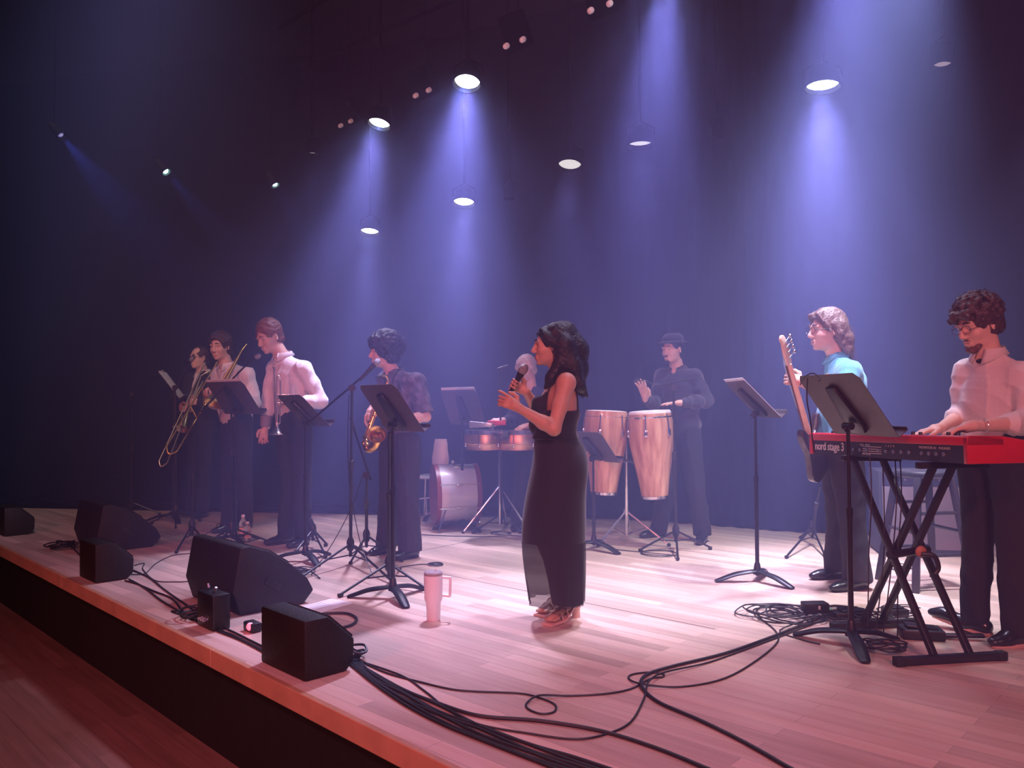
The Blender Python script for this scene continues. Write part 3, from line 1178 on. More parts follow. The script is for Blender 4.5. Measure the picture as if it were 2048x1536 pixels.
def curls(F, I, n, rx, c, r=(0.012, 0.024), seed=3, front=0.5, lowlim=-0.03):
    """clumps of curls over an ellipsoid shell of the head"""
    rr = random.Random(seed)
    L, hs = I['L'], I['hs']
    k = 0
    while k < n:
        v = V((rr.gauss(0, 1), rr.gauss(0, 1), rr.gauss(0, 1))).normalized()
        p = (c[0] + v.x * rx[0], c[1] + v.y * rx[1], c[2] + v.z * rx[2])
        if p[2] < lowlim or (p[0] > 0.06 and p[2] < front * 0.1):
            continue
        F.ell(L(*p), rr.uniform(*r) * hs, None, 0.008)
        k += 1


def glasses(I, m, r=0.021, lens=None, name='glasses'):
    L, base, hs, R = I['L'], I['base'], I['hs'], I['RHd']
    mb = MB()
    fx, uy, uz = R @ V((1, 0, 0)), R @ V((0, 1, 0)), R @ V((0, 0, 1))
    for sd in (-1, 1):
        c = L(0.104, sd * 0.031, 0.003) - base
        pts = [c + (uy * math.cos(a) * r * 1.15 + uz * math.sin(a) * r * 0.92) * hs for a in [2 * math.pi * k / 18 for k in range(18)]]
        mb.tube(pts, 0.0016, 6, closed=True)
        mb.tube([c + uy * sd * r * 1.15 * hs, L(0.075, sd * 0.073, 0.006) - base, L(-0.005, sd * 0.083, 0.008) - base, L(-0.02, sd * 0.082, -0.01) - base],
                0.0017, 6)
    mb.tube([L(0.104, -0.010, 0.008) - base, L(0.110, 0, 0.012) - base, L(0.104, 0.010, 0.008) - base], 0.0016, 6)
    g = mb.build(name, m, I['root'])
    if lens:
        for sd in (-1, 1):
            q = MB()
            q.lathe([(0, 0.0005), (r * 1.0, 0), (r * 1.0, -0.001), (0, -0.001)], L(0.104, sd * 0.031, 0.003) - base, fx, 18)
            q.build('lens', lens, g)
    return g


def JP(Z, floorL, floorR, **kw):
    """joints from what the photograph shows: name=(x, y, metres behind (+) or before (-) the depth Z)"""
    J = {}
    for k, v in kw.items():
        J[k] = at(v[0], v[1], Z + (v[2] if len(v) > 2 else 0))
    for sd, f in (('L', floorL), ('R', floorR)):
        # ankle given over the floor point f=(ankle x, floor y under the ankle, toe x, toe y)
        a = fl(f[0], f[1])
        t = fl(f[2], f[3])
        J['an' + sd] = V((a.x, a.y, 0.085))
        d = t - a
        d.z = 0
        t = a + d.normalized() * min(max(d.length, 0.13), 0.19)
        J['toe' + sd] = V((t.x, t.y, 0.03))
        if 'kn' + sd not in J:
            J['kn' + sd] = lerp(J['hip' + sd], J['an' + sd], 0.5)
    return J


def report(tagname, J):
    def d(a, b):
        return round((J[a] - J[b]).length, 2)
    print('LIMBS', tagname, 'shW', d('shL', 'shR'), 'uaL', d('shL', 'elL'), 'faL', d('elL', 'wrL'), 'uaR', d('shR', 'elR'), 'faR', d('elR', 'wrR'),
          'thL', d('hipL', 'knL'), 'caL', d('knL', 'anL'), 'thR', d('hipR', 'knR'), 'caR', d('knR', 'anR'), 'torso',
          round((lerp(J['shL'], J['shR'], .5) - lerp(J['hipL'], J['hipR'], .5)).length, 2), 'headz', round(J['head'].z, 2),
          'hipz', round(J['hipL'].z, 2))
# ---------------------------------------------------------------- singer
J = JP(4.52, (1146, 1236, 1095, 1252), (1122, 1218, 1085, 1232),
       head=(1103, 693, 0), neck=(1119, 742, 0), shL=(1133, 763, -0.15), shR=(1112, 764, 0.16),
       elL=(1108, 858, -0.24), wrL=(1038, 816, -0.26), elR=(1082, 832, 0.24), wrR=(1052, 783, 0.045),
       hipL=(1122, 925, -0.09), hipR=(1116, 925, 0.09), knL=(1112, 1075, -0.08), knR=(1110, 1068, 0.08))
J['anL'].z = 0.135
J['anR'].z = 0.135
J['toeL'].z = J['toeR'].z = 0.035
report('singer', J)
root, I = person('woman singing into a handheld microphone, long black hair, long black dress and heeled sandals', J, (-1, -0.10, 0), 0.03, SKINT, 0.005,
                 s=0.93, build=0.93, arm=0.98, female=True, lips=True, head_s=1.0,
                 hands=dict(L=dict(dirv=(-0.8, 0.1, 0.45), normal=(-0.15, -1, 0.3), thumb_side=(0.2, 0, 1), curl=(0.25, 0.45, 0.5, 0.55), thumb=0.6, s=0.92),
                            R=dict(dirv=(-0.87, 0.0, 0.5), normal=(0.1, 1, 0.1), thumb_side=(0.5, 0, 0.87), curl=(1.0, 1.05, 1.1, 1.15), thumb=0.9, s=0.92, spread=0.03, tc=0.3)))
base = I['base']
HAIRB = hairmat('black_hair', (0.010, 0.007, 0.008))
brows(I, HAIRB)
# dress lofted through sections seen in the photograph: (left x, right x, y, half depth m, shift)
DRESS = mat('black_dress_cloth', (0.012, 0.010, 0.016), 0.85, sheen=0.15, noise=0.15, nscale=50)
SHEER = mat('sheer_black_cloth', (0.03, 0.025, 0.035), 0.9, alpha=0.72, noise=0.1)


def loft(sections, Z, m, name, parent, base, seg=48, ripple=0.0, cap=True, rip0=0):
    vs, fs = [], []
    for i, (xl, xr, y, hd) in enumerate(sections):
        a, b = at(xl, y, Z), at(xr, y, Z)
        c = (a + b) / 2
        hw = (b.x - a.x) / 2
        for k in range(seg):
            an = 2 * math.pi * k / seg
            rp = 1 + (ripple * math.sin(an * 9 + 0.7) + ripple * 0.6 * math.sin(an * 14 + 2)) * max(0, i - rip0) / max(1, len(sections) - 1 - rip0)
            cx, sy = math.cos(an), math.sin(an)
            e = 0.85
            vs.append(V((c.x + math.copysign(abs(cx) ** e, cx) * hw * rp, c.y + math.copysign(abs(sy) ** e, sy) * hd * rp, c.z)) - base)
    n = len(sections)
    for i in range(n - 1):
        for k in range(seg):
            k2 = (k + 1) % seg
            fs.append((i * seg + k, i * seg + k2, (i + 1) * seg + k2, (i + 1) * seg + k))
    if cap:
        fs.append(tuple(range(seg)))
    mb = MB()
    mb.add(vs, fs)
    return mb.build(name, m, parent)


body_sec = [(1083, 1160, 818, 0.125), (1070, 1162, 826, 0.135), (1069, 1156, 845, 0.130), (1070, 1151, 862, 0.122), (1069, 1156, 876, 0.13), (1068, 1167, 890, 0.145),
            (1067, 1175, 910, 0.165), (1063, 1178, 935, 0.180), (1056, 1173, 965, 0.185), (1049, 1171, 1000, 0.19), (1043, 1172, 1045, 0.19),
            (1043, 1171, 1080, 0.185)]
dr = loft(body_sec, 4.52, DRESS, 'dress', root, base)
ss = dr.modifiers.new('s', 'SUBSURF')
ss.levels = ss.render_levels = 1
lo_sec = [(1043, 1171, 1080, 0.185), (1045, 1171, 1110, 0.18), (1050, 1170, 1150, 0.175), (1057, 1168, 1195, 0.17), (1058, 1167, 1203, 0.17)]
sk = loft(lo_sec, 4.52, SHEER, 'sheer_hem', dr, base, 96, 0.05, False, 0)
# dark lining inside the sheer hem, behind
sec = [(1068, 1169, 1078, 0.16), (1086, 1168, 1120, 0.14), (1096, 1166, 1160, 0.14), (1103, 1166, 1202, 0.13)]
loft(sec, 4.52, DRESS, 'lining', dr, base, 48, 0.03, False, 0)
# flared edge of the top at the waist
sec = [(1069, 1155, 846, 0.13), (1067, 1153, 862, 0.138), (1064, 1157, 876, 0.142), (1066, 1156, 878, 0.136)]
loft(sec, 4.52, DRESS, 'waist_flare', dr, base, 48, 0.02, False, 0)
# front bodice rising to a point and the straps
F = Field(0.006)
for px, dd in ((1093, 0.07), (1093, -0.06)):
    F.cone(at(1078, 822, 4.52 + dd), at(px, 787, 4.52 + dd), 0.030, 0.012, 0.02)
F.cone(at(1076, 805, 4.52 + 0.05), at(1078, 850, 4.52), 0.035, 0.05, 0.03)
F.cone(at(1076, 805, 4.52 - 0.05), at(1078, 850, 4.52), 0.035, 0.05, 0.03)
F.build('bodice', DRESS, dr, base)
for dd in (-0.085, 0.085):
    mb = MB()
    pts = spline([at(1094, 790, 4.52 + dd * 0.8), at(1105, 762, 4.52 + dd), at(1127, 740, 4.52 + dd), at(1145, 757, 4.52 + dd), at(1154, 788, 4.52 + dd),
                  at(1156, 822, 4.52 + dd)], 6)
    mb.tube([p - base for p in pts], 0.004, 6)
    mb.build('strap', DRESS, dr)
# hair
F, kw = cap_hair(I, HAIRB, 0.014, res=0.006)
hp = [at(1128, 668, 4.52), at(1150, 700, 4.52), at(1156, 740, 4.52), at(1160, 778, 4.52)]
F.chain(hp, [0.075, 0.070, 0.052, 0.022], 0.04)
for dd in (-0.075, 0.075):
    F.chain([at(1112, 662, 4.52 + dd * 0.6), at(1126, 690, 4.52 + dd), at(1122, 725, 4.52 + dd), at(1103, 755, 4.52 + dd * 1.2), at(1092, 775, 4.52 + dd * 1.2)],
            [0.04, 0.046, 0.040, 0.030, 0.012], 0.03)
    F.chain([at(1130, 690, 4.52 + dd), at(1145, 730, 4.52 + dd), at(1158, 770, 4.52 + dd), at(1174, 792, 4.52 + dd * 0.6)], [0.05, 0.045, 0.032, 0.010], 0.03)
F.chain([at(1082, 660, 4.52 - 0.06), at(1092, 672, 4.52 - 0.08), at(1106, 685, 4.52 - 0.085)], [0.014, 0.02, 0.026], 0.02)
F.build('hair', HAIRB, root, base, fine=0.0012, fnfreq=120, seed=4, folds=0.003, ffreq=55, fstretch=(1, 1, 0.1))
rr = random.Random(5)
mb = MB()
for k in range(90):                                       # loose strands along the fall of the hair
    d = rr.uniform(-0.09, 0.09)
    x = rr.uniform(-16, 16)
    pts = spline([at(1118 + x * 0.8, 655 + abs(x) * .6, 4.52 + d * 0.8), at(1140 + x * 0.8, 700, 4.52 + d), at(1150 + x * 0.7, 740, 4.52 + d), at(1160 + x * 0.8, 785 + rr.uniform(-12, 14), 4.52 + d * 0.7)], 4)
    mb.tube([p - base for p in pts], [0.0035] * (len(pts) - 1) + [0.0012], 5, flat=0.6)
mb.build('strands', HAIRB, root)['kind'] = 'stuff'
# earring and sandals
SAND = mat('tan_sandal_leather', (0.75, 0.48, 0.40), 0.45, noise=0.1)
for sd in ('L', 'R'):
    an, to = J['an' + sd], J['toe' + sd]
    d = to - an
    d.z = 0
    ln = d.length
    d.normalize()
    w = V((-d.y, d.x, 0))
    mb = MB()
    prof = [(-0.045, 0.085), (0.02, 0.075), (0.07, 0.04), (0.11, 0.017), (ln + 0.035, 0.014)]
    vs = []
    for u, z in prof:
        hwid = 0.030 if u < 0.05 else 0.037
        for a, b in ((-1, 0), (1, 0), (1, 1), (-1, 1)):
            p = an + d * u + w * a * hwid
            vs.append(V((p.x, p.y, z - (0.012 if b == 0 else 0))) - base)
    fs = [(0, 1, 2, 3), (16, 19, 18, 17)]
    for i in range(4):
        for k in range(4):
            fs.append((4 * i + k, 4 * i + (k + 1) % 4, 4 * i + 4 + (k + 1) % 4, 4 * i + 4 + k))
    mb.add(vs, fs)
    so = mb.build('sandal', SAND, root)
    mb = MB()
    hp = an - d * 0.028
    mb.lathe([(0.024, 0), (0.022, 0.03), (0.026, 0.078)], V((hp.x, hp.y, 0.0)) - base, (0, 0, 1), 16)
    mb.build('block_heel', SAND, so)
    mb = MB()
    for u, z in ((0.09, 0.075), (0.135, 0.055)):
        c = an + d * u
        c.z = 0.02
        mb.tube([c + w * 0.04 * math.cos(a) + V((0, 0, (z - 0.01) * math.sin(a))) - base for a in [math.pi * k / 12 for k in range(13)]], 0.008, 8, flat=0.4)
    c = an + V((0, 0, -0.02))
    mb.tube([c + w * 0.036 * math.cos(a) + d * 0.036 * math.sin(a) + V((0, 0, 0.004 * math.sin(a))) - base for a in [2 * math.pi * k / 18 for k in range(18)]], 0.004, 6, closed=True)
    mb.build('strap', SAND, so)
# handheld microphone
p0, p1 = at(1019, 788, 4.535), at(1039, 752, 4.52)
d = (p1 - p0).normalized()
t = thing('handheld_microphone', 'handheld microphone with round grille held to the mouth by the woman singing', 'microphone', p0)
MB().lathe([(0.010, 0), (0.012, 0.004), (0.013, 0.06), (0.017, 0.105), (0.021, 0.125), (0.021, 0.132)], (0, 0, 0), d, 18).build('handle', BLACKM, t)
GRILLE = mat('mic_grille', (0.35, 0.35, 0.37), 0.45, 0.8, noise=0.3, nscale=400, bump=0.6)
MB().lathe([(0.020, 0.130), (0.0255, 0.140), (0.027, 0.152), (0.026, 0.165), (0.020, 0.180), (0.010, 0.188), (0.0, 0.190)], (0, 0, 0), d, 20).build('grille', GRILLE, t)
# ---------------------------------------------------------------- keyboard player
J = JP(4.15, (2036, 1290, 1993, 1294), (1950, 1266, 1872, 1252),
       head=(1957, 650, 0.02), neck=(1978, 708, 0.02), shL=(2046, 750, -0.12), shR=(1937, 741, 0.14),
       elL=(2062, 846, -0.20), wrL=(1946, 852, -0.34), elR=(1927, 829, 0.17), wrR=(1880, 857, -0.03),
       hipL=(2018, 905, -0.06), hipR=(1960, 903, 0.10))
J['toeR'].z = 0.075
report('keys', J)
root, I = person('man in off-white shirt with curly brown hair and glasses playing the red keyboard', J, (-0.97, -0.25, 0), -0.30, SKIN, 0.0055, s=1.0, build=1.02,
                 head_s=1.06, hands=dict(
    L=dict(dirv=(-0.96, 0.1, -0.18), normal=(0.05, 0.1, 1), thumb_side=(0, 1, 0), curl=(0.3, 0.35, 0.35, 0.4), thumb=0.5),
    R=dict(dirv=(-0.97, -0.05, -0.16), normal=(0, 0.05, 1), thumb_side=(0, -1, 0), curl=(0.22, 0.25, 0.3, 0.3), thumb=0.5)))
base = I['base']
SHIRTK = mat('offwhite_linen', (0.66, 0.58, 0.56), 0.85, sheen=0.2, noise=0.04, nscale=70, bump=0.15)
HAIRC = hairmat('brown_curly_hair', (0.060, 0.028, 0.022))
sh = shirt(I, SHIRTK, 0.018, 'long', 0.0065, 0.010, sleeve_end=(0.38, 0.30), open_neck=0.07, seed=11, loose=0.012)
tee = Field(0.006)
tee.ell(I['J']['neck'] - I['up'] * 0.045 + I['fwd'] * 0.02, (0.055, 0.05, 0.045), I['RT'])
tee.build('undershirt', TROUS, sh, base)
trousers(I, TROUS, 0.02, seed=12, flare=0.006)
shoes(I, SHOE, mat('pale_sole', (0.55, 0.35, 0.30), 0.6, noise=0.1))
F, kw = cap_hair(I, HAIRC, 0.016, res=0.005, low=-0.02)
curls(F, I, 420, (0.110, 0.096, 0.092), (-0.012, 0, 0.062), (0.007, 0.014), 3, 0.75, -0.035)
for k, (f, l, u) in enumerate(((0.105, -0.03, 0.075), (0.112, 0.0, 0.082), (0.105, 0.035, 0.078), (0.100, 0.055, 0.06), (0.115, -0.012, 0.062), (0.09, -0.06, 0.05))):
    F.ell(I['L'](f, l, u), 0.019, None, 0.01)
F.build('hair', HAIRC, root, base, **kw)
rr = random.Random(8)
mb = MB()                                              # stray curls
for k in range(170):
    v = V((rr.gauss(0.1, 1), rr.gauss(0, 1), rr.gauss(0.5, 0.9))).normalized()
    c = I['L'](-0.012 + v.x * 0.118, v.y * 0.100, 0.062 + v.z * 0.098)
    if v.z < -0.25 or (v.x > 0.5 and v.z < 0.0):
        continue
    a, b = V((rr.gauss(0, 1), rr.gauss(0, 1), rr.gauss(0, 1))).normalized(), (I['RHd'] @ v)
    u2 = a.cross(b).normalized()
    r0 = rr.uniform(0.008, 0.016)
    mb.tube([q - base for q in arc(c, r0, 0, rr.uniform(3, 5.2), b, u2, 8)], 0.0013, 4)
mb.build('loose_curls', HAIRC, root)['kind'] = 'stuff'
brows(I, HAIRC)
L = I['L']
BEARD = hairmat('brown_beard', (0.13, 0.055, 0.045))
F = Field(0.004)
F.ell(L(0.064, 0, -0.104), (0.030, 0.032, 0.020), I['RHd'])
for sd in (-1, 1):
    F.chain([L(0.078, sd * 0.014, -0.098), L(0.060, sd * 0.034, -0.088), L(0.040, sd * 0.046, -0.074)], [0.014, 0.011, 0.005], 0.015)
    F.cone(L(0.097, sd * 0.003, -0.0505), L(0.086, sd * 0.022, -0.058), 0.0042, 0.0028, 0.004)
F.build('beard', BEARD, root, base, fine=0.0012, fnfreq=200)
glasses(I, mat('thin_brown_frame', (0.12, 0.05, 0.05), 0.3, 0.5, noise=0.1), 0.023)
MB().tube([J['wrL'] + V((0.055, 0, 0.03)) - base + V((0, 0.03 * math.sin(a), 0.03 * math.cos(a) - 0.03)) for a in [2 * math.pi * k / 16 for k in range(16)]],
          0.002, 5, closed=True).build('bracelet', CHROME, root)

# ---------------------------------------------------------------- bass player
J = JP(5.40, (1716, 1178, 1652, 1186), (1676, 1155, 1620, 1160),
       head=(1655, 662, 0.0), neck=(1676, 714, 0.0), shL=(1700, 744, -0.17), shR=(1677, 740, 0.18),
       elL=(1681, 812, -0.32), wrL=(1606, 766, -0.40), elR=(1680, 822, 0.26), wrR=(1648, 868, 0.06),
       hipL=(1690, 905, -0.09), hipR=(1677, 903, 0.09))
report('bass', J)
NECKD = (at(1571, 680, 4.98) - at(1612, 860, 5.33)).normalized()
root, I = person('man in blue shirt with long straight hair and glasses, playing bass guitar', J, (-1, -0.12, 0), 0.0, SKIN, 0.006, s=1.03, build=1.10, head_s=1.1,
                 hands=dict(L=dict(dirv=(-0.85, 0.3, 0.35), normal=(-0.25, -0.9, 0.1), thumb_side=(0.5, 0.2, 1), curl=(0.8, 0.85, 0.9, 0.95), thumb=0.9, s=1.02, spread=0.08),
                            R=dict(dirv=(-0.6, -0.6, -0.4), normal=(-0.7, 0.5, 0.3), thumb_side=(0, 0, 1), curl=(0.4, 0.4, 0.5, 0.5), thumb=0.5)))
base = I['base']
SHIRTB = mat('blue_cotton', (0.10, 0.36, 0.50), 0.8, sheen=0.3, noise=0.06, nscale=50, bump=0.15)
sh = shirt(I, SHIRTB, 0.024, 'short', 0.007, 0.010, seed=21, loose=0.03, untucked=0.025)
stripe = Field(0.006)
stripe.cone(I['chest'] + I['fwd'] * 0.105 + I['across'] * 0.06 - I['up'] * 0.05, I['chest'] + I['fwd'] * 0.12 + I['across'] * 0.03 - I['up'] * 0.18, 0.035, 0.035, 0.01)
stripe.build('chest_panel', mat('tan_panel', (0.45, 0.25, 0.12), 0.8, noise=0.1), sh, base)
trousers(I, mat('dark_grey_trouser_cloth', (0.025, 0.022, 0.03), 0.9, noise=0.2, nscale=40), 0.026, seed=22, flare=0.02, folds=0.010)
shoes(I)
HAIRL = hairmat('light_brown_hair', (0.15, 0.09, 0.075))
F, kw = cap_hair(I, HAIRL, 0.013, res=0.0055, recede=-0.002, top=0.006)
hb = I['L']
for sd in (-1, 1):
    for a_, b_, c_ in ((0.04, 0.085, 0.035), (0.02, 0.090, 0.010), (0.0, 0.092, -0.02)):
        F.chain([hb(0.03, sd * 0.012, 0.120), hb(0.062 + a_ * 0.5, sd * 0.045, 0.092), hb(a_ + 0.02, sd * b_ * 0.92, c_ + 0.01)], [0.012, 0.013, 0.006], 0.012)
for l in (-0.07, -0.035, 0, 0.035, 0.07):
    F.chain([hb(-0.045, l * 0.95, 0.03), hb(-0.085, l, -0.05), hb(-0.085, l * 1.05, -0.11), hb(-0.105, l * 1.1, -0.165)], [0.042, 0.036, 0.026, 0.007], 0.03)
F.chain([hb(0.00, 0.075, 0.03), hb(-0.025, 0.088, -0.02), hb(-0.045, 0.085, -0.08), hb(-0.065, 0.085, -0.14)], [0.022, 0.020, 0.016, 0.005], 0.02)
F.chain([hb(0.00, -0.075, 0.03), hb(-0.025, -0.088, -0.02), hb(-0.045, -0.085, -0.08), hb(-0.065, -0.085, -0.14)], [0.022, 0.020, 0.016, 0.005], 0.02)
F.build('hair', HAIRL, root, base, folds=0.004, ffreq=75, fstretch=(1, 1, 0.10), fine=0.001, seed=5)
rr = random.Random(6)
mb = MB()
for k in range(70):
    l = rr.uniform(-0.09, 0.09)
    f = rr.uniform(-0.10, -0.02)
    pts = spline([hb(f * 0.5, l * 0.85, 0.07), hb(f - 0.02, l * 1.05, 0.0), hb(f - 0.02, l * 1.05, -0.07), hb(f - 0.04 + rr.uniform(-.02, .01), l * 1.15, -0.16 + rr.uniform(-.03, .03))], 4)
    mb.tube([p - base for p in pts], [0.003] * (len(pts) - 1) + [0.001], 5, flat=0.6)
mb.build('strands', HAIRL, root)['kind'] = 'stuff'
brows(I, HAIRL)
glasses(I, BLACKM, 0.021)

# ---------------------------------------------------------------- trumpet player
J = JP(7.10, (605, 1090, 580, 1097), (571, 1086, 536, 1091),
       head=(539, 674, -0.02), neck=(566, 712, 0.02), shL=(608, 737, -0.12), shR=(550, 735, 0.11),
       elL=(642, 803, -0.12), wrL=(585, 806, -0.29), elR=(538, 797, 0.12), wrR=(531, 855, 0.03),
       hipL=(600, 842, -0.08), hipR=(572, 842, 0.09), knL=(604, 965, -0.10), knR=(582, 965, 0.04))
report('trumpet', J)
root, I = person('tall man in white shirt and black trousers looking down, holding a trumpet bell-down', J, (-0.60, -0.80, 0), -0.42, SKIN, 0.007, s=1.08, build=1.0, arm=1.0,
                 head_s=1.04, hands=dict(L=dict(dirv=(-0.9, -0.1, 0.1), normal=(-0.1, -1, 0.15), thumb_side=(0, 0, 1), curl=(0.9, 0.95, 1.0, 1.0), thumb=0.9, spread=0.03),
                            R=dict(dirv=(-0.15, -0.2, -1), normal=(-0.5, 0.8, 0), thumb_side=(-0.8, -0.6, 0), curl=(0.3, 0.35, 0.4, 0.45), thumb=0.4)))
base = I['base']
sh = shirt(I, SHIRTW, 0.017, 'long', 0.0075, 0.010, seed=31, loose=0.015)
CUFF = mat('grey_cuff', (0.25, 0.22, 0.26), 0.8, noise=0.1)
F = Field(0.007)
F.cone(lerp(J['elR'], J['wrR'], 0.70), lerp(J['elR'], J['wrR'], 0.88), 0.053, 0.048, 0.005)
F.build('cuff_band', CUFF, sh, base)
trousers(I, TROUS, 0.02, seed=32, flare=0.004)
shoes(I)
HAIRR = hairmat('reddish_brown_hair', (0.16, 0.06, 0.04))
F, kw = cap_hair(I, HAIRR, 0.011, res=0.0055, top=0.012, low=-0.03)
F.build('hair', HAIRR, root, base, **kw)
brows(I, HAIRR)

# ---------------------------------------------------------------- saxophone player
J = JP(6.45, (820, 1116, 786, 1122), (776, 1104, 745, 1111),
       head=(767, 706, -0.02), neck=(788, 745, 0.02), shL=(834, 764, -0.12), shR=(772, 758, 0.12),
       elL=(852, 834, -0.16), wrL=(800, 838, -0.32), elR=(776, 830, 0.23), wrR=(745, 816, 0.02),
       hipL=(812, 892, -0.08), hipR=(786, 892, 0.09))
report('sax', J)
root, I = person('man with big dark afro and patterned short-sleeved shirt singing into a boom microphone', J, (-0.88, -0.42, 0), 0.0, SKIN, 0.007,
                 s=0.99, build=1.04, hands=dict(
    L=dict(dirv=(-0.95, -0.1, 0), normal=(-0.2, -1, 0.1), thumb_side=(0, 0, 1), curl=(0.7, 0.7, 0.8, 0.8), thumb=0.7),
    R=dict(dirv=(-0.5, -0.3, -0.85), normal=(-0.8, 0.1, 0.5), thumb_side=(0.3, -1, 0), curl=(0.45, 0.5, 0.5, 0.5), thumb=0.6, s=1.15)))
base = I['base']
m = mat('patterned_shirt_cloth', (0.10, 0.09, 0.13), 0.85, noise=0.75, nscale=16, bump=0.1)
sh = shirt(I, m, 0.02, 'short', 0.0075, 0.010, seed=41, loose=0.02, untucked=0.0)
trousers(I, mat('charcoal_trouser_cloth', (0.028, 0.025, 0.038), 0.9, noise=0.2, nscale=40), 0.034, seed=42, flare=0.022, folds=0.012)
shoes(I)
F, kw = cap_hair(I, HAIRB, 0.03, res=0.006, top=0.03, sides=0.01)
curls(F, I, 170, (0.128, 0.112, 0.108), (-0.035, 0, 0.062), (0.016, 0.026), 9, 0.4, -0.07)
F.ell(I['L'](0.075, 0, 0.095), (0.045, 0.07, 0.04), I['RHd'], 0.03)
F.build('hair', HAIRB, root, base, fine=0.003, fnfreq=130)
brows(I, HAIRB)
MB().tube(spline([I['chest'] + I['fwd'] * 0.13 - I['up'] * 0.28 - base, I['chest'] + I['fwd'] * 0.13 - base + I['across'] * 0.05, J['neck'] + I['across'] * 0.065 + I['up'] * 0.03 - base,
                  J['neck'] - I['fwd'] * 0.07 + I['up'] * 0.045 - base, J['neck'] - I['across'] * 0.065 + I['up'] * 0.03 - base, I['chest'] + I['fwd'] * 0.13 - base - I['across'] * 0.05,
                  I['chest'] + I['fwd'] * 0.13 - I['up'] * 0.28 - base], 5), 0.005, 6).build('neck_strap', TROUS, root)

# ---------------------------------------------------------------- near trombone player
J = JP(7.75, (491, 1057, 470, 1061), (458, 1063, 430, 1067),
       head=(441, 694, -0.02), neck=(454, 732, 0.02), shL=(494, 750, -0.10), shR=(437, 748, 0.12),
       elL=(508, 806, -0.14), wrL=(461, 800, -0.27), elR=(432, 806, 0.08), wrR=(425, 800, -0.12),
       hipL=(484, 846, -0.08), hipR=(462, 846, 0.08))
report('tromb', J)
root, I = person('curly-haired man in open white shirt holding a trombone behind the large music stand', J, (-0.25, -0.97, 0), -0.08, SKIN, 0.007, s=1.05, build=1.0, head_s=1.0,
                 hands=dict(L=dict(dirv=(-0.8, -0.3, 0.4), normal=(-0.3, -0.9, -0.1), thumb_side=(0.4, 0, 1), curl=(0.8, 0.85, 0.9, 0.9), thumb=0.8),
                            R=dict(dirv=(-0.5, -0.4, 0.5), normal=(-0.6, -0.6, -0.3), thumb_side=(0.5, 0, 1), curl=(0.8, 0.8, 0.9, 0.9), thumb=0.8)))
base = I['base']
shirt(I, SHIRTW, 0.02, 'long', 0.0075, 0.011, seed=51, loose=0.02, open_neck=0.06, untucked=0.01)
trousers(I, TROUS, 0.018, seed=52)
shoes(I)
HAIRD = hairmat('dark_brown_hair', (0.05, 0.025, 0.022))
F, kw = cap_hair(I, HAIRD, 0.015, res=0.006, top=0.01)
curls(F, I, 70, (0.100, 0.085, 0.085), (-0.015, 0, 0.055), (0.010, 0.017), 13, 0.7, -0.02)
F.build('hair', HAIRD, root, base, **kw)
brows(I, HAIRD)

# ---------------------------------------------------------------- far trombone player
J = JP(8.75, (406, 1034, 392, 1038), (384, 1029, 370, 1033),
       head=(398, 716, -0.02), neck=(406, 746, 0.02), shL=(427, 762, -0.10), shR=(383, 758, 0.12),
       elL=(430, 812, -0.14), wrL=(397, 805, -0.28), elR=(379, 808, 0.08), wrR=(381, 820, -0.16),
       hipL=(410, 862, -0.08), hipR=(394, 862, 0.08))
report('tromb2', J)
root, I = person('man in glasses and dark jacket, leftmost of the band, holding a trombone', J, (-0.47, -0.88, 0), 0.0, SKIN, 0.0075, s=0.98, build=1.0,
                 hands=dict(L=dict(dirv=(-0.85, -0.2, 0.1), normal=(-0.2, -1, 0), thumb_side=(0.3, 0, 1), curl=(0.8, 0.8, 0.9, 0.9), thumb=0.8),
                            R=dict(dirv=(-0.8, -0.4, 0.15), normal=(-0.2, -0.9, -0.2), thumb_side=(0.3, 0, 1), curl=(0.8, 0.8, 0.9, 0.9), thumb=0.8)))
base = I['base']
sh = shirt(I, SHIRTW, 0.010, 'none', 0.008, 0.003, seed=61, name='shirt')
shirt(I, mat('dark_jacket_cloth', (0.015, 0.013, 0.018), 0.9, noise=0.2), 0.026, 'long', 0.008, 0.010, seed=62, name='jacket', open_neck=0.22, untucked=0.03, collar=False)
trousers(I, TROUS, 0.02, seed=63)
shoes(I)
F, kw = cap_hair(I, HAIRD, 0.008, res=0.006, recede=0.0)
F.ell(I['L'](0.07, 0, 0.085), (0.05 , 0.07, 0.045), I['RHd'], 0.01, True)
F.build('hair', HAIRD, root, base, **kw)
brows(I, HAIRD)
glasses(I, BLACKM, 0.022, lens=BLACK)

# ---------------------------------------------------------------- conga player
J = JP(7.15, (1405, 1083, 1397, 1092), (1318, 1072, 1280, 1077),
       head=(1345, 700, -0.03), neck=(1355, 738, 0.02), shL=(1389, 752, -0.10), shR=(1324, 752, 0.08),
       elL=(1411, 802, -0.12), wrL=(1364, 806, -0.29), elR=(1314, 808, 0.05), wrR=(1291, 799, -0.16),
       hipL=(1378, 862, -0.08), hipR=(1346, 862, 0.08), knL=(1392, 975, -0.1), knR=(1334, 970, 0.0))
report('conga', J)
root, I = person('man in dark button shirt and black hat with a goatee, playing the congas', J, (-0.72, -0.68, 0), -0.05, SKIN, 0.007, s=1.0, build=1.02,
                 hands=dict(L=dict(dirv=(-1.0, -0.15, 0.02), normal=(0, 0, 1), thumb_side=(0, 1, 0), curl=(0.12, 0.1, 0.1, 0.15), thumb=0.2),
                            R=dict(dirv=(-0.25, -0.25, 0.95), normal=(0.6, 0.6, 0.3), thumb_side=(0.9, -0.3, 0.2), curl=(0.12, 0.12, 0.15, 0.2), thumb=0.3, spread=0.16, s=1.1)))
base = I['base']
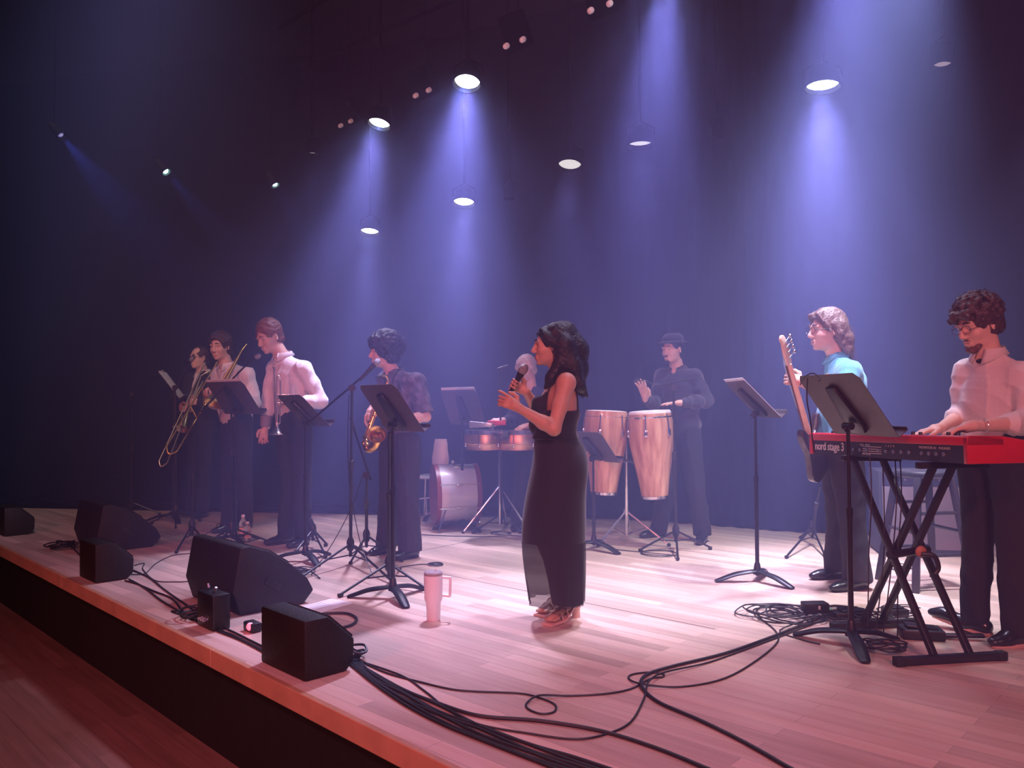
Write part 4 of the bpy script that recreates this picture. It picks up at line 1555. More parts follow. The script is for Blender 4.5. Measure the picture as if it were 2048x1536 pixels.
sh = shirt(I, mat('navy_shirt_cloth', (0.018, 0.018, 0.035), 0.85, sheen=0.3, noise=0.2), 0.02, 'long', 0.0075, 0.010, seed=71, loose=0.02, open_neck=0.05, untucked=0.03)
trousers(I, TROUS, 0.022, seed=72)
shoes(I)
F, kw = cap_hair(I, HAIRB, 0.007, res=0.006)
F.build('hair', HAIRB, root, base, **kw)
brows(I, HAIRB)
L = I['L']
F = Field(0.005)
F.ell(L(0.072, 0, -0.100), (0.022, 0.022, 0.018), I['RHd'])
F.cone(L(0.102, -0.020, -0.052), L(0.102, 0.020, -0.052), 0.005, 0.005, 0.004)
F.build('goatee', HAIRB, root, base)
F = Field(0.005)                                         # hat
F.ell(L(-0.012, 0, 0.095), (0.105, 0.085, 0.060), I['RHd'])
F.plane(L(0, 0, 0.145), I['RHd'] @ V((0, 0, 1)), 0.3)
F.ell(L(-0.008, 0, 0.066), (0.150, 0.122, 0.010), I['RHd'], 0.012)
F.build('hat', mat('black_felt', (0.012, 0.010, 0.014), 0.9, sheen=0.2, noise=0.2), root, base)
wr, hd = J['wrR'], V((-0.25, -0.25, 0.95)).normalized()
c = lerp(J['elR'], wr, 0.92) - base
u1 = hd.orthogonal().normalized()
MB().tube([c + (u1 * math.cos(a) + hd.cross(u1) * math.sin(a)) * 0.036 for a in [2 * math.pi * k / 16 for k in range(16)]], 0.004, 6, closed=True).build('bracelet', BLACKM, root)

# ---------------------------------------------------------------- timbales player
J = JP(7.75, (1072, 1060, 1062, 1066), (1036, 1058, 1028, 1064),
       head=(1053, 737, -0.03), neck=(1062, 775, 0.0), shL=(1092, 790, -0.05), shR=(1035, 788, 0.08),
       elL=(1098, 845, -0.10), wrL=(1060, 851, -0.25), elR=(1022, 842, 0.02), wrR=(1008, 841, -0.20),
       hipL=(1080, 890, -0.05), hipR=(1052, 890, 0.08))
report('timb', J)
root, I = person('blond player in dark V-neck top standing behind the timbales, partly hidden by the singer', J, (-0.6, -0.75, 0), -0.35, SKIN, 0.007, s=0.95, build=0.95,
                 hands=dict(L=dict(dirv=(-0.9, -0.3, -0.2), normal=(0, -0.3, 1), thumb_side=(0.2, 1, 0), curl=(0.4, 0.45, 0.5, 0.5), thumb=0.5, s=1.1),
                            R=dict(dirv=(-0.9, -0.3, 0.0), normal=(0, -0.4, 1), thumb_side=(-0.2, -1, 0), curl=(0.5, 0.5, 0.55, 0.6), thumb=0.6, s=1.1)))
base = I['base']
shirt(I, mat('dark_blue_knit', (0.02, 0.022, 0.045), 0.85, noise=0.2), 0.018, 'long', 0.008, 0.008, seed=81, open_neck=0.16, collar=False)
trousers(I, TROUS, 0.02, seed=82)
shoes(I)
HAIRY = hairmat('blond_hair', (0.55, 0.45, 0.40))
F, kw = cap_hair(I, HAIRY, 0.015, res=0.006, top=0.006)
L = I['L']
for sd in (-1, 1):
    F.chain([L(0.03, sd * 0.06, 0.08), L(0.03, sd * 0.088, 0.02), L(0.01, sd * 0.088, -0.05)], [0.018, 0.020, 0.010], 0.02)
F.build('hair', HAIRY, root, base, folds=0.003, ffreq=60, fstretch=(1, 1, 0.2))
# ================================================================ instruments
ZU = V((0, 0, 1))


def bar(mb, a, b, w, h, up=ZU):                          # rectangular beam from a to b
    a, b = V(a), V(b)
    d = (b - a)
    ln = d.length
    d.normalize()
    s = d.cross(V(up))
    s.normalize()
    u = s.cross(d)
    return mb.box((a + b) / 2, (ln, w, h), Matrix((d, s, u)).transposed())


# ---------------------------------------------------------------- red keyboard on its X stand
RED = mat('red_lacquer', (0.50, 0.012, 0.022), 0.35, coat=0.3, noise=0.04, nscale=30)
PANEL = mat('black_panel', (0.018, 0.016, 0.022), 0.5, noise=0.1)
MARK = mat('panel_print', (0.75, 0.72, 0.70), 0.6, noise=0.03)
WKEY = mat('white_key', (0.8, 0.78, 0.75), 0.3, noise=0.02)
KN, KF = V((1.928, 3.50, 0.925)), V((1.714, 4.77, 0.893))    # lower back corners, near end and far end
kb = (KF - KN)
KL = kb.length
kb.normalize()
ka = V((-kb.y, kb.x, 0)).normalized()
if ka.x < 0:
    ka = -ka
ku = kb.cross(ka)
if ku.z < 0:
    ku = -ku
t = thing('keyboard', 'red stage keyboard with black back panel lying on a black X stand', 'keyboard', KN)


def kp(l, d, h):                                         # along the length, depth towards the player, height
    return kb * l + ka * d + ku * h


def kbox(mb, l0, l1, d0, d1, h0, h1):
    c = kp((l0 + l1) / 2, (d0 + d1) / 2, (h0 + h1) / 2)
    return mb.box(c, (l1 - l0, d1 - d0, h1 - h0), Matrix((kb, ka, ku)).transposed())


mb = MB()
kbox(mb, 0.028, KL - 0.028, 0.012, 0.30, 0.0, 0.080)
mb.build('chassis', PANEL, t, smooth=False)
mb = MB()
prof = [(0, 0.078), (0.0, 0.112), (0.008, 0.120), (0.165, 0.116), (0.175, 0.100), (0.175, 0.078)]
vs = [kp(l, d, h) for l in (0.0, KL) for d, h in prof]
n = len(prof)
mb.add(vs, [tuple(range(n)), tuple(range(2 * n - 1, n - 1, -1))] + [(i, (i + 1) % n, n + (i + 1) % n, n + i) for i in range(n)])
mb.build('top_shell', RED, t, bevel=0.002)
for l0 in (0.0, KL - 0.026):
    mb = MB()
    prof = [(0, 0.0), (0.0, 0.112), (0.008, 0.121), (0.17, 0.117), (0.30, 0.095), (0.334, 0.085), (0.334, 0.0)]
    vs = [kp(l, d, h) for l in (l0, l0 + 0.026) for d, h in prof]
    n = len(prof)
    mb.add(vs, [tuple(range(n)), tuple(range(2 * n - 1, n - 1, -1))] + [(i, (i + 1) % n, n + (i + 1) % n, n + i) for i in range(n)])
    mb.build('end_cheek', RED, t, bevel=0.003)
mb = MB()
nw = 52
kw_ = (KL - 0.06) / nw
for i in range(nw):
    kbox(mb, 0.03 + i * kw_ + 0.0006, 0.03 + (i + 1) * kw_ - 0.0006, 0.178, 0.325, 0.075, 0.098)
mb.build('white_keys', WKEY, t, smooth=False)
mb = MB()
for i in range(nw - 1):
    if i % 7 in (0, 1, 3, 4, 5):
        kbox(mb, 0.03 + (i + 1) * kw_ - 0.006, 0.03 + (i + 1) * kw_ + 0.006, 0.178, 0.275, 0.098, 0.110)
mb.build('black_keys', BLACK, t, smooth=False)
for i in range(9):
    mb = MB()
    mb.lathe([(0.009, 0), (0.009, 0.012), (0.007, 0.015), (0, 0.015)], kp(0.12 + i * 0.125, 0.05 + 0.05 * (i % 2), 0.118), ku, 14)
    mb.build('knob', BLACK, t)
jack = mat('jack_metal', (0.5, 0.5, 0.5), 0.3, 0.9, noise=0.05)
for l in (0.86, 0.80, 0.74, 0.64, 0.58, 0.52, 0.46, 0.40, 0.31, 0.26, 0.21, 0.16):
    mb = MB()
    mb.lathe([(0.009, 0), (0.009, 0.006), (0.004, 0.006), (0.004, 0.001), (0, 0.001)], kp(l, 0.012, 0.036), -ka, 14)
    mb.build('jack_socket', jack, t)


def lettering(s, name, origin, xdir, up, size, mat_, parent, sx=1.0, extr=0.0006, shear=0.0, off=None, bold=0.0):
    cu = bpy.data.curves.new(name, 'FONT')
    cu.body = s
    cu.size = size
    cu.extrude = extr
    cu.offset = bold
    cu.space_character = 0.95
    o = bpy.data.objects.new(name + '_tmp', cu)
    COL.objects.link(o)
    bpy.context.view_layer.update()
    me = bpy.data.meshes.new_from_object(o.evaluated_get(bpy.context.evaluated_depsgraph_get()))
    bpy.data.objects.remove(o)
    bpy.data.curves.remove(cu)
    xd, u = V(xdir).normalized(), V(up).normalized()
    nrm = xd.cross(u)
    for v in me.vertices:
        c = v.co.copy()
        v.co = V(origin) + xd * c.x * sx + u * c.y + nrm * (c.z + extr)
    me.materials.clear()
    me.materials.append(mat_)
    ob = bpy.data.objects.new(name, me)
    COL.objects.link(ob)
    ob.parent = parent
    return ob


lettering('nord stage 3', 'logo', kp(KL - 0.045, 0.011, 0.026), -kb, ku, 0.062, MARK, t, 1.0, bold=0.0006)
for l, s in ((0.80, 'USB  MIDI'), (0.78, 'IN  OUT'), (0.585, '1  2  3  4'), (0.33, 'MONITOR IN   PHONES')):
    lettering(s, 'panel_label', kp(l, 0.011, 0.058 if s != 'IN  OUT' else 0.012), -kb, ku, 0.016, MARK, t, 1.3)
mb = MB()
for k in range(4):
    kbox(mb, 0.62 - 0.0, 0.78, 0.0112, 0.012, 0.020 + k * 0.011, 0.023 + k * 0.011)
mb.build('panel_stripes', MARK, t, smooth=False)

t = thing('keyboard_stand', 'black double-tube X stand holding up the red keyboard', 'stand', fl(1800, 1290))
b0 = t.location
STEEL = mat('black_steel_tube', (0.022, 0.020, 0.024), 0.38, 0.3, noise=0.15)


def sq(name, a, b, w, m, parent, base, cap=None):
    mb = MB()
    bar(mb, V(a) - base, V(b) - base, w, w)
    o = mb.build(name, m, parent, bevel=0.004)
    if cap:
        for p, q in ((a, b), (b, a)):
            d = (V(q) - V(p)).normalized()
            mb = MB()
            bar(mb, V(p) - base - d * 0.002, V(p) - base + d * 0.045, w * 1.12, w * 1.12)
            mb.build('rubber_cap', RUBBER, o, bevel=0.004)
    return o


def up_(p, z):
    return V((p.x, p.y, z))


nA, nB = up_(fl(1790, 1333), 0.022), up_(fl(2010, 1320), 0.022)
fA, fB = up_(fl(1663, 1262), 0.022), up_(fl(1830, 1252), 0.022)
sq('foot_bar', nA, nB, 0.036, STEEL, t, b0, True)
sq('foot_bar', fA, fB, 0.036, STEEL, t, b0, True)
sq('leg', up_(fl(1868, 1325), 0.03), at(1706, 917, 4.36), 0.029, STEEL, t, b0)
sq('leg', up_(fl(1940, 1322), 0.03), at(1765, 918, 4.42), 0.029, STEEL, t, b0)
sq('leg', up_(fl(1727, 1257), 0.03), at(1868, 930, 3.80), 0.029, STEEL, t, b0)
sq('leg', up_(fl(1764, 1255), 0.03), at(1906, 930, 3.86), 0.029, STEEL, t, b0)
sq('top_bar', at(1685, 916, 4.34), at(1800, 917, 4.46), 0.030, STEEL, t, b0)
sq('top_bar', at(1835, 931, 3.76), at(1975, 929, 3.92), 0.030, STEEL, t, b0)
mb = MB()
c1, c2 = at(1790, 1108, 4.03) - b0, at(1845, 1100, 4.12) - b0
mb.tube([c1 - (c2 - c1) * 0.2, c2 + (c2 - c1) * 0.2], 0.020, 12)
mb.build('pivot', STEEL, t)
MB().ball(at(1842, 1103, 3.98) - b0, (0.028, 0.014, 0.028), 14).build('locking_plate', mat('worn_wood_disc', (0.40, 0.16, 0.10), 0.5, noise=0.2), t)
mb = MB()
mb.tube(spline([at(1842, 1108, 3.97) - b0, at(1868, 1112, 3.96) - b0, at(1877, 1135, 3.96) - b0, at(1870, 1148, 3.96) - b0], 4), 0.012, 8)
mb.build('lever', BLACK, t)


# ---------------------------------------------------------------- bass guitar
HB, HT = at(1629, 892, 5.20), at(1566, 674, 4.86)
ax = (HT - HB).normalized()
nr_ = V((-0.75, 0.66, 0.1))
nr_ = (nr_ - ax * nr_.dot(ax)).normalized()
sx_ = ax.cross(nr_).normalized()
if sx_.x > 0:
    sx_ = -sx_
t = thing('bass_guitar', 'dark electric bass guitar with maple neck held by the man in blue', 'guitar', HB)
BODYM = mat('dark_burst_lacquer', (0.035, 0.015, 0.015), 0.25, coat=0.5, noise=0.3, nscale=6)
MAPLEN = mat('maple_neck', (0.78, 0.62, 0.46), 0.4, noise=0.08)
ol = [(-0.22, 0.0), (-0.21, 0.10), (-0.14, 0.155), (-0.05, 0.13), (0.02, 0.115), (0.09, 0.13), (0.17, 0.135), (0.20, 0.10), (0.13, 0.06), (0.10, 0.03),
      (0.10, -0.03), (0.12, -0.06), (0.17, -0.12), (0.12, -0.14), (0.04, -0.12), (-0.03, -0.125), (-0.12, -0.165), (-0.19, -0.14), (-0.225, -0.07)]
mb = MB()
mb.prism([(p.x, p.y) for p in spline([V((a, b, 0)) for a, b in ol], 4, True)], (0, 0, 0), ax, sx_, 0.042)
mb.build('guitar_body', BODYM, t, bevel=0.006)
mb = MB()
og = [(-0.06, 0.0), (-0.04, 0.07), (0.06, 0.09), (0.13, 0.05), (0.11, -0.03), (0.06, -0.10), (-0.05, -0.07)]
mb.prism([(p.x, p.y) for p in spline([V((a, b, 0)) for a, b in og], 4, True)], nr_ * 0.0225, ax, sx_, 0.003)
mb.build('pickguard', mat('cream_plastic', (0.6, 0.55, 0.45), 0.35, noise=0.04), t)
Ln = (HT - HB).length - 0.19
mb = MB()
mb.tube([ax * 0.06 + nr_ * 0.018, ax * Ln + nr_ * 0.012], [0.023, 0.017], 12, flat=0.7)
mb.build('neck', MAPLEN, t)
mb = MB()
c = ax * (0.06 + Ln) / 2 + nr_ * 0.032
bar(mb, ax * 0.05 + nr_ * 0.030, ax * Ln + nr_ * 0.024, 0.042, 0.006, nr_)
mb.build('fretboard', mat('rosewood', (0.10, 0.045, 0.03), 0.5, noise=0.2), t, smooth=False)
oh = [(0, -0.022), (0.02, -0.030), (0.07, -0.040), (0.15, -0.034), (0.19, -0.020), (0.20, 0.006), (0.185, 0.028), (0.16, 0.020), (0.10, 0.030), (0.03, 0.026), (0, 0.022)]
mb = MB()
mb.prism([(p.x, p.y) for p in spline([V((a, b, 0)) for a, b in oh], 3, True)], ax * Ln + nr_ * 0.01, ax, sx_, 0.015)
mb.build('headstock', MAPLEN, t, bevel=0.003)
side = nr_ * 0.0 + sx_
for i in range(4):
    p = ax * (Ln + 0.045 + i * 0.036)
    mb = MB()
    q = p + sx_ * (-0.034)
    mb.tube([p + nr_ * 0.02 - sx_ * 0.012, p + nr_ * 0.036 - sx_ * 0.012], 0.006, 8)
    mb.tube([p - nr_ * 0.004, p - nr_ * 0.004 - sx_ * 0.062], 0.004, 8)
    mb.ball(p - nr_ * 0.004 - sx_ * 0.072, (0.014, 0.014, 0.014), 10)
    mb.build('tuning_peg', CHROME, t)
for i in range(4):
    o_ = sx_ * (-0.016 + i * 0.0107)
    mb = MB()
    mb.tube([-ax * 0.13 + nr_ * 0.040 + o_, ax * Ln + nr_ * 0.038 + o_ * 0.8, ax * (Ln + 0.045 + i * 0.036) + nr_ * 0.03 - sx_ * 0.012], 0.0012, 4)
    mb.build('string', CHROME, t)
mb = MB()
bar(mb, ax * -0.02 + nr_ * 0.03 - sx_ * 0.035, ax * -0.02 + nr_ * 0.03 + sx_ * 0.035, 0.03, 0.02, nr_)
mb.build('pickup', BLACK, t)

# ---------------------------------------------------------------- saxophone
BRASS = mat('gold_brass', (0.85, 0.52, 0.16), 0.25, 1.0, noise=0.1)
sb = at(745, 850, 6.08)
t = thing('saxophone', 'golden saxophone held low by the man with the afro', 'saxophone', sb)
P = [at(772, 772, 6.14), at(757, 806, 6.12), at(744, 842, 6.09), at(733, 876, 6.06), at(731, 890, 6.04), at(738, 898, 6.02), at(748, 892, 5.99), at(754, 878, 5.98)]
sp = spline(P, 6)
n = len(sp)
mb = MB()
mb.tube([p - sb for p in sp], [0.011 + 0.026 * (i / n) ** 1.1 for i in range(n)], 16, cap=False)
mb.build('tube', BRASS, t)
mb = MB()
bd = V((0.12, -0.85, 0.45)).normalized()
mb.lathe([(0.036, 0), (0.038, 0.02), (0.043, 0.04), (0.054, 0.06), (0.066, 0.072), (0.067, 0.076), (0.053, 0.062), (0.040, 0.04), (0.033, 0.02), (0.030, 0)],
         P[-1] - sb, bd, 28)
mb.build('bell', BRASS, t)
mb = MB()
q = spline([P[0], at(776, 762, 6.14), at(772, 752, 6.12), at(762, 752, 6.08)], 5)
mb.tube([p - sb for p in q], [0.011 - 0.004 * i / len(q) for i in range(len(q))], 10)
mb.build('neck', BRASS, t)
MB().tube([at(763, 752, 6.08) - sb, at(752, 754, 6.04) - sb], [0.010, 0.006], 10).build('mouthpiece', BLACK, t)
rr = random.Random(2)
for k in range(11):
    f = 0.12 + k * 0.062
    i = int(f * n)
    tn = (sp[i + 1] - sp[i]).normalized()
    od = (V((-0.4 if k % 2 else 0.6, -1, 0.2)) - tn * V((-0.4 if k % 2 else 0.6, -1, 0.2)).dot(tn)).normalized()
    r = 0.011 + 0.026 * f
    mb = MB()
    mb.lathe([(0.012 + 0.006 * f, 0), (0.013 + 0.006 * f, 0.003), (0.011, 0.006), (0, 0.007)], sp[i] - sb + od * (r + 0.006), od, 14)
    mb.build('key', BRASS, t)
for s_ in (0.7, -0.5):
    mb = MB()
    od = V((s_, -1, 0)).normalized()
    mb.tube([sp[int(n * f)] - sb + od * (0.022 + 0.026 * f) for f in (0.08, 0.25, 0.42, 0.58)], 0.003, 6)
    mb.build('key_rod', BRASS, t)
mb = MB()
mb.tube([at(750, 850, 6.03) - sb, at(760, 860, 5.96) - sb], 0.004, 6)
mb.build('brace', BRASS, t)

# ---------------------------------------------------------------- trumpet
SILV = mat('silver_brass', (0.85, 0.80, 0.72), 0.2, 1.0, noise=0.06)
tz = 6.74
tb = at(556, 810, tz)
t = thing('trumpet', 'silvery trumpet held upright with its bell pointing down', 'trumpet', tb)
lp = [at(549, 748, tz), at(550, 790, tz), at(551, 838, tz)]
mb = MB()
mb.tube([p - tb for p in spline(lp + [at(553, 846, tz), at(557, 848, tz), at(560, 842, tz), at(559, 812, tz)], 5)], 0.0062, 10)
mb.build('leadpipe', SILV, t)
mb = MB()
q = [at(562, 815, tz), at(561, 780, tz), at(561, 762, tz), at(559, 754, tz), at(556, 752, tz), at(554, 758, tz), at(553, 790, tz), at(554, 830, tz), at(554, 846, tz)]
q = spline(q, 5)
mb.tube([p - tb for p in q], [0.0062 + 0.006 * max(0, (i / len(q) - 0.6)) / 0.4 for i in range(len(q))], 10)
mb.build('bell_tube', SILV, t)
MB().lathe([(0.012, 0), (0.015, 0.025), (0.021, 0.05), (0.031, 0.075), (0.048, 0.092), (0.061, 0.099), (0.062, 0.1), (0.046, 0.09), (0.028, 0.07), (0.015, 0.03), (0.010, 0)],
           at(554, 845, tz) - tb, (0.01, -0.08, -1), 28).build('bell', SILV, t)
MB().lathe([(0.012, 0), (0.013, 0.004), (0.008, 0.02), (0.005, 0.035), (0.006, 0.07)], at(548.5, 733, tz) - tb, (0.01, 0, -1), 16).build('mouthpiece', SILV, t)
for k in range(3):
    c = at(552, 789 + k * 8, tz + 0.012) - tb
    vo = MB().tube([c, c + V((0.085, 0, 0))], 0.0105, 12).build('valve', SILV, t)
    MB().lathe([(0.003, 0), (0.003, 0.02), (0.010, 0.022), (0.010, 0.026), (0, 0.026)], c + V((0.085, 0, 0)), (1, 0, 0), 12).build('valve_button', SILV, vo)


# ---------------------------------------------------------------- trombones
def trombone(label, m, mouth, end1, t2, end2, bow, bell_end, tail, brace_at=0.25, rimr=0.098, hand_brace=None):
    b = mouth.copy()
    t = thing('trombone', label, 'trombone', b, 0, 'trombones')
    mb = MB()
    crook = spline([end1, (end1 + end2) / 2 + ((end1 - mouth).normalized() * 0.05), end2], 6)
    mb.tube([p - b for p in [mouth] + crook + [t2]], 0.0075, 10)
    mb.build('slide', m, t)
    for f in (0.12, 0.38):
        mb = MB()
        p1 = mouth.lerp(end1, f + 0.12)
        p2 = t2.lerp(end2, max(0, f - 0.05))
        mb.tube([p1 - b, p2 - b], 0.006, 8)
        mb.build('slide_brace', m, t)
    d = (mouth - end1).normalized()
    MB().lathe([(0.013, 0.0), (0.014, 0.006), (0.009, 0.03), (0.006, 0.05), (0.007, 0.08)], d * 0.08, -d, 14).build('mouthpiece', m, t)
    mb = MB()
    q = spline([t2, t2.lerp(bow, 0.5), t2.lerp(bow, 0.9), bow], 5) + spline([bow, tail], 4)[1:]
    mb.tube([p - b for p in q], 0.008, 10)
    mb.build('tuning_slide', m, t)
    bd = (bell_end - tail)
    L_ = bd.length
    prof = []
    for i in range(15):
        f = i / 14
        prof.append((0.009 + 0.016 * f + (rimr - 0.025) * max(0, (f - 0.45) / 0.55) ** 3.2, f * L_))
    inner = [(r - 0.002, h) for r, h in prof[::-1]]
    MB().lathe(prof + inner, tail - b, bd, 30).build('bell', m, t)
    mb = MB()
    mb.tube([bow.lerp(t2, 0.35) - b, tail.lerp(bell_end, 0.35) - b], 0.005, 8)
    mb.build('bell_brace', m, t)
    return t


trombone('golden trombone pointing down to the left, held by the man in the white shirt', BRASS, at(426, 738, 7.50), at(333, 893, 6.98), at(412, 806, 7.44),
         at(353, 903, 7.0), None or at(493, 689, 7.66), at(427, 808, 7.36), at(484, 700, 7.60))
trombone('pale gold trombone whose slide reaches lowest, held by the man in the dark jacket', mat('pale_brass', (0.80, 0.62, 0.42), 0.28, 1.0, noise=0.1), at(404, 738, 8.55), at(318, 922, 7.95),
         at(378, 815, 8.48), at(334, 926, 7.98), at(417, 742, 8.7), at(362, 858, 8.35), at(402, 752, 8.66), rimr=0.085)

# ---------------------------------------------------------------- congas
WOODC = mat('conga_wood', (0.60, 0.33, 0.20), 0.35, coat=0.3)
nt = WOODC.node_tree
bs = nt.nodes['Principled BSDF']
tc = nt.nodes.new('ShaderNodeTexCoord')
mp = nt.nodes.new('ShaderNodeMapping')
mp.inputs['Scale'].default_value = (1, 1, 0.06)
nz = nt.nodes.new('ShaderNodeTexNoise')
nz.inputs['Scale'].default_value = 26
nz.inputs['Detail'].default_value = 5
rp = nt.nodes.new('ShaderNodeValToRGB')
rp.color_ramp.elements[0].position, rp.color_ramp.elements[1].position = 0.35, 0.68
rp.color_ramp.elements[0].color, rp.color_ramp.elements[1].color = (0.42, 0.19, 0.11, 1), (0.74, 0.47, 0.31, 1)
nt.links.new(tc.outputs['Object'], mp.inputs['Vector'])
nt.links.new(mp.outputs['Vector'], nz.inputs['Vector'])
nt.links.new(nz.outputs['Fac'], rp.inputs['Fac'])
nt.links.new(rp.outputs['Color'], bs.inputs['Base Color'])
SKINH = mat('drum_head', (0.88, 0.86, 0.84), 0.6, noise=0.04)


def conga(label, top, bot, s=1.0):
    axd = (top - bot)
    h = axd.length
    axd.normalize()
    t = thing('conga_drum', label, 'drum', bot, 0, 'conga drums')
    prof = [(0.104, 0.004), (0.108, 0.02), (0.128, 0.16), (0.155, 0.30), (0.178, 0.43), (0.187, 0.53), (0.184, 0.61), (0.172, 0.69), (0.158, h - 0.01)]
    MB().lathe([(r * s, z) for r, z in prof], (0, 0, 0), axd, 40).build('shell', WOODC, t)
    MB().lathe([(0.106 * s, 0.0), (0.112 * s, 0.0), (0.113 * s, 0.022), (0.108 * s, 0.022)], (0, 0, 0), axd, 36).build('base_ring', CHROME, t)
    MB().lathe([(0.158 * s, h - 0.055), (0.171 * s, h - 0.05), (0.172 * s, h - 0.012), (0.162 * s, h + 0.002), (0.08, h + 0.006), (0, h + 0.006)], (0, 0, 0), axd, 40).build('drum_head', SKINH, t)
    MB().lathe([(0.168 * s, h - 0.060), (0.177 * s, h - 0.060), (0.180 * s, h - 0.045), (0.175 * s, h - 0.042)], (0, 0, 0), axd, 40).build('rim', CHROME, t)
    a = axd.orthogonal().normalized()
    b = axd.cross(a)
    for k in range(6):
        an = math.pi * 2 * (k + 0.4) / 6
        o = a * math.cos(an) + b * math.sin(an)
        mb = MB()
        mb.tube([o * 0.181 * s + axd * (h - 0.03), o * 0.190 * s + axd * (h - 0.09), o * 0.196 * s + axd * (h - 0.15)], 0.005, 6)
        mb.rbox(o * 0.190 * s + axd * (h - 0.175), (0.022, 0.03, 0.06), 0.006, Matrix((o, axd.cross(o), axd)).transposed())
        mb.build('lug', CHROME, t)
    return t


conga('right-hand conga with natural wood shell, under the player\'s hand', at(1299, 822, 6.75), at(1310, 996, 6.75), 1.0)
conga('left-hand conga with natural wood shell, half behind the small music stand', at(1213, 822, 6.88), at(1207, 988, 6.88), 1.0)
cb = fl(1253, 1085)
t = thing('conga_stand', 'chrome double stand carrying the two congas', 'stand', cb)
MB().tube([up_(cb, 0.03) - cb, at(1253, 850, 6.98) - cb], 0.014, 12).build('pole', CHROME, t)
for px, py in ((1196, 1093), (1338, 1093), (1262, 1068)):
    f = fl(px, py)
    mb = MB()
    mb.tube([V((0, 0, 0.27)), f - cb + V((0, 0, 0.012))], 0.009, 8)
    mb.tube([V((0, 0, 0.06)), (f - cb) * 0.5 + V((0, 0, 0.14))], 0.006, 8)
    lg = mb.build('leg', CHROME, t)
    MB().ball(f - cb + V((0, 0, 0.014)), (0.018, 0.018, 0.014), 10).build('rubber_foot', RUBBER, lg)
MB().lathe([(0.02, 0.25), (0.024, 0.255), (0.024, 0.295), (0.02, 0.30)], (0, 0, 0), (0, 0, 1), 14).build('collar', CHROME, t)
mb = MB()
mb.tube([at(1228, 872, 6.92) - cb, at(1253, 868, 6.98) - cb, at(1276, 872, 6.85) - cb], 0.011, 8)
mb.tube([at(1238, 925, 6.92) - cb, at(1253, 922, 6.98) - cb, at(1270, 925, 6.85) - cb], 0.011, 8)
mb.build('bracket', CHROME, t)

# ---------------------------------------------------------------- timbales
COPP = mat('bronze_shell', (0.70, 0.42, 0.30), 0.42, 1.0, noise=0.1)
for px, r, lab in ((968, 0.165, 'left timbale with bronze metal shell, below the grey cowbell'), (1035, 0.175, 'right timbale with bronze metal shell, beside the singer\'s elbow')):
    c = at(px, 861, 7.42)
    t = thing('timbale', lab, 'drum', c - ZU * 0.17, 0, 'timbales')
    h = 0.17
    MB().lathe([(r, 0), (r, 0.05), (r + 0.004, 0.055), (r, 0.06), (r, h - 0.02)], (0, 0, 0), (0, 0, 1), 36).build('shell', COPP, t)
    MB().lathe([(r + 0.006, h - 0.03), (r + 0.012, h - 0.03), (r + 0.012, h + 0.004), (r + 0.006, h + 0.004)], (0, 0, 0), (0, 0, 1), 36).build('rim', CHROME, t)
    MB().lathe([(r + 0.004, h - 0.012), (r + 0.002, h - 0.002), (0.05, h), (0, h)], (0, 0, 0), (0, 0, 1), 36).build('drum_head', SKINH, t)
    for k in range(6):
        an = math.pi * 2 * (k + 0.3) / 6
        o = V((math.cos(an), math.sin(an), 0))
        mb = MB()
        mb.tube([o * (r + 0.012) + ZU * 0.04, o * (r + 0.012) + ZU * (h - 0.02)], 0.004, 6)
        mb.rbox(o * (r + 0.008) + ZU * 0.045, (0.016, 0.02, 0.03), 0.004)
        mb.build('lug', CHROME, t)
sbp = fl(1000, 1062)
t = thing('timbale_stand', 'thin metal stand between the two timbales', 'stand', sbp)
zt = at(1000, 893, sbp.y).z
MB().tube([V((0, 0, 0.05)), V((0, 0, zt + 0.14))], 0.012, 10).build('pole', CHROME, t)
for a_ in (3.5, 5.6, 1.4):
    f = V((math.cos(a_) * 0.36, math.sin(a_) * 0.36, 0.01))
    lg = MB().tube([V((0, 0, 0.42)), f], 0.009, 8).build('leg', CHROME, t)
    MB().ball(f, (0.018, 0.018, 0.012), 8).build('rubber_foot', RUBBER, lg)
MB().tube([at(960, 893, 7.5) - sbp, V((0, 0, zt)), at(1040, 895, 7.5) - sbp], 0.010, 8).build('cross_bar', CHROME, t)


def cowbell(label, p, d, s, m, group='cowbells over the timbales'):
    t = thing('cowbell', label, 'percussion', p, 0, group)
    d = V(d).normalized()
    sd = d.cross(ZU).normalized()
    u = sd.cross(d)
    vs = []
    for l, w, h in ((0, 0.025, 0.015), (s, 0.045, 0.030)):
        for a, b in ((-1, -1), (1, -1), (1, 1), (-1, 1)):
            vs.append(d * l + sd * a * w + u * b * h)
    mb = MB()
    mb.add(vs, [(0, 3, 2, 1)] + [(k, (k + 1) % 4, 4 + (k + 1) % 4, 4 + k) for k in range(4)])
    o = mb.build('bell', m, t, bevel=0.004)
    sm = o.modifiers.new('t', 'SOLIDIFY')
    sm.thickness = 0.002
    MB().tube([-d * 0.02, V((0, 0, 0)), -ZU * 0.05], 0.006, 8).build('mount', CHROME, t)
    return t


cowbell('long pale grey cowbell lying level above the left timbale', at(985, 850, 7.30), (-1, 0.1, 0.02), 0.20, mat('pale_metal', (0.6, 0.6, 0.66), 0.4, 0.6, noise=0.08))
cowbell('small dark cowbell between the timbales', at(990, 868, 7.25), (0.8, -0.5, -0.1), 0.11, mat('dark_cowbell', (0.12, 0.12, 0.14), 0.35, 0.8, noise=0.1))
mb = MB()
mb.rbox(at(993, 846, 7.40), (0.17, 0.06, 0.045), 0.012)
o = mb.build('jam_block', mat('red_plastic', (0.72, 0.05, 0.08), 0.4, noise=0.05))
tag(rezero(o), 'bright red block under the timbale player\'s hand', 'percussion')

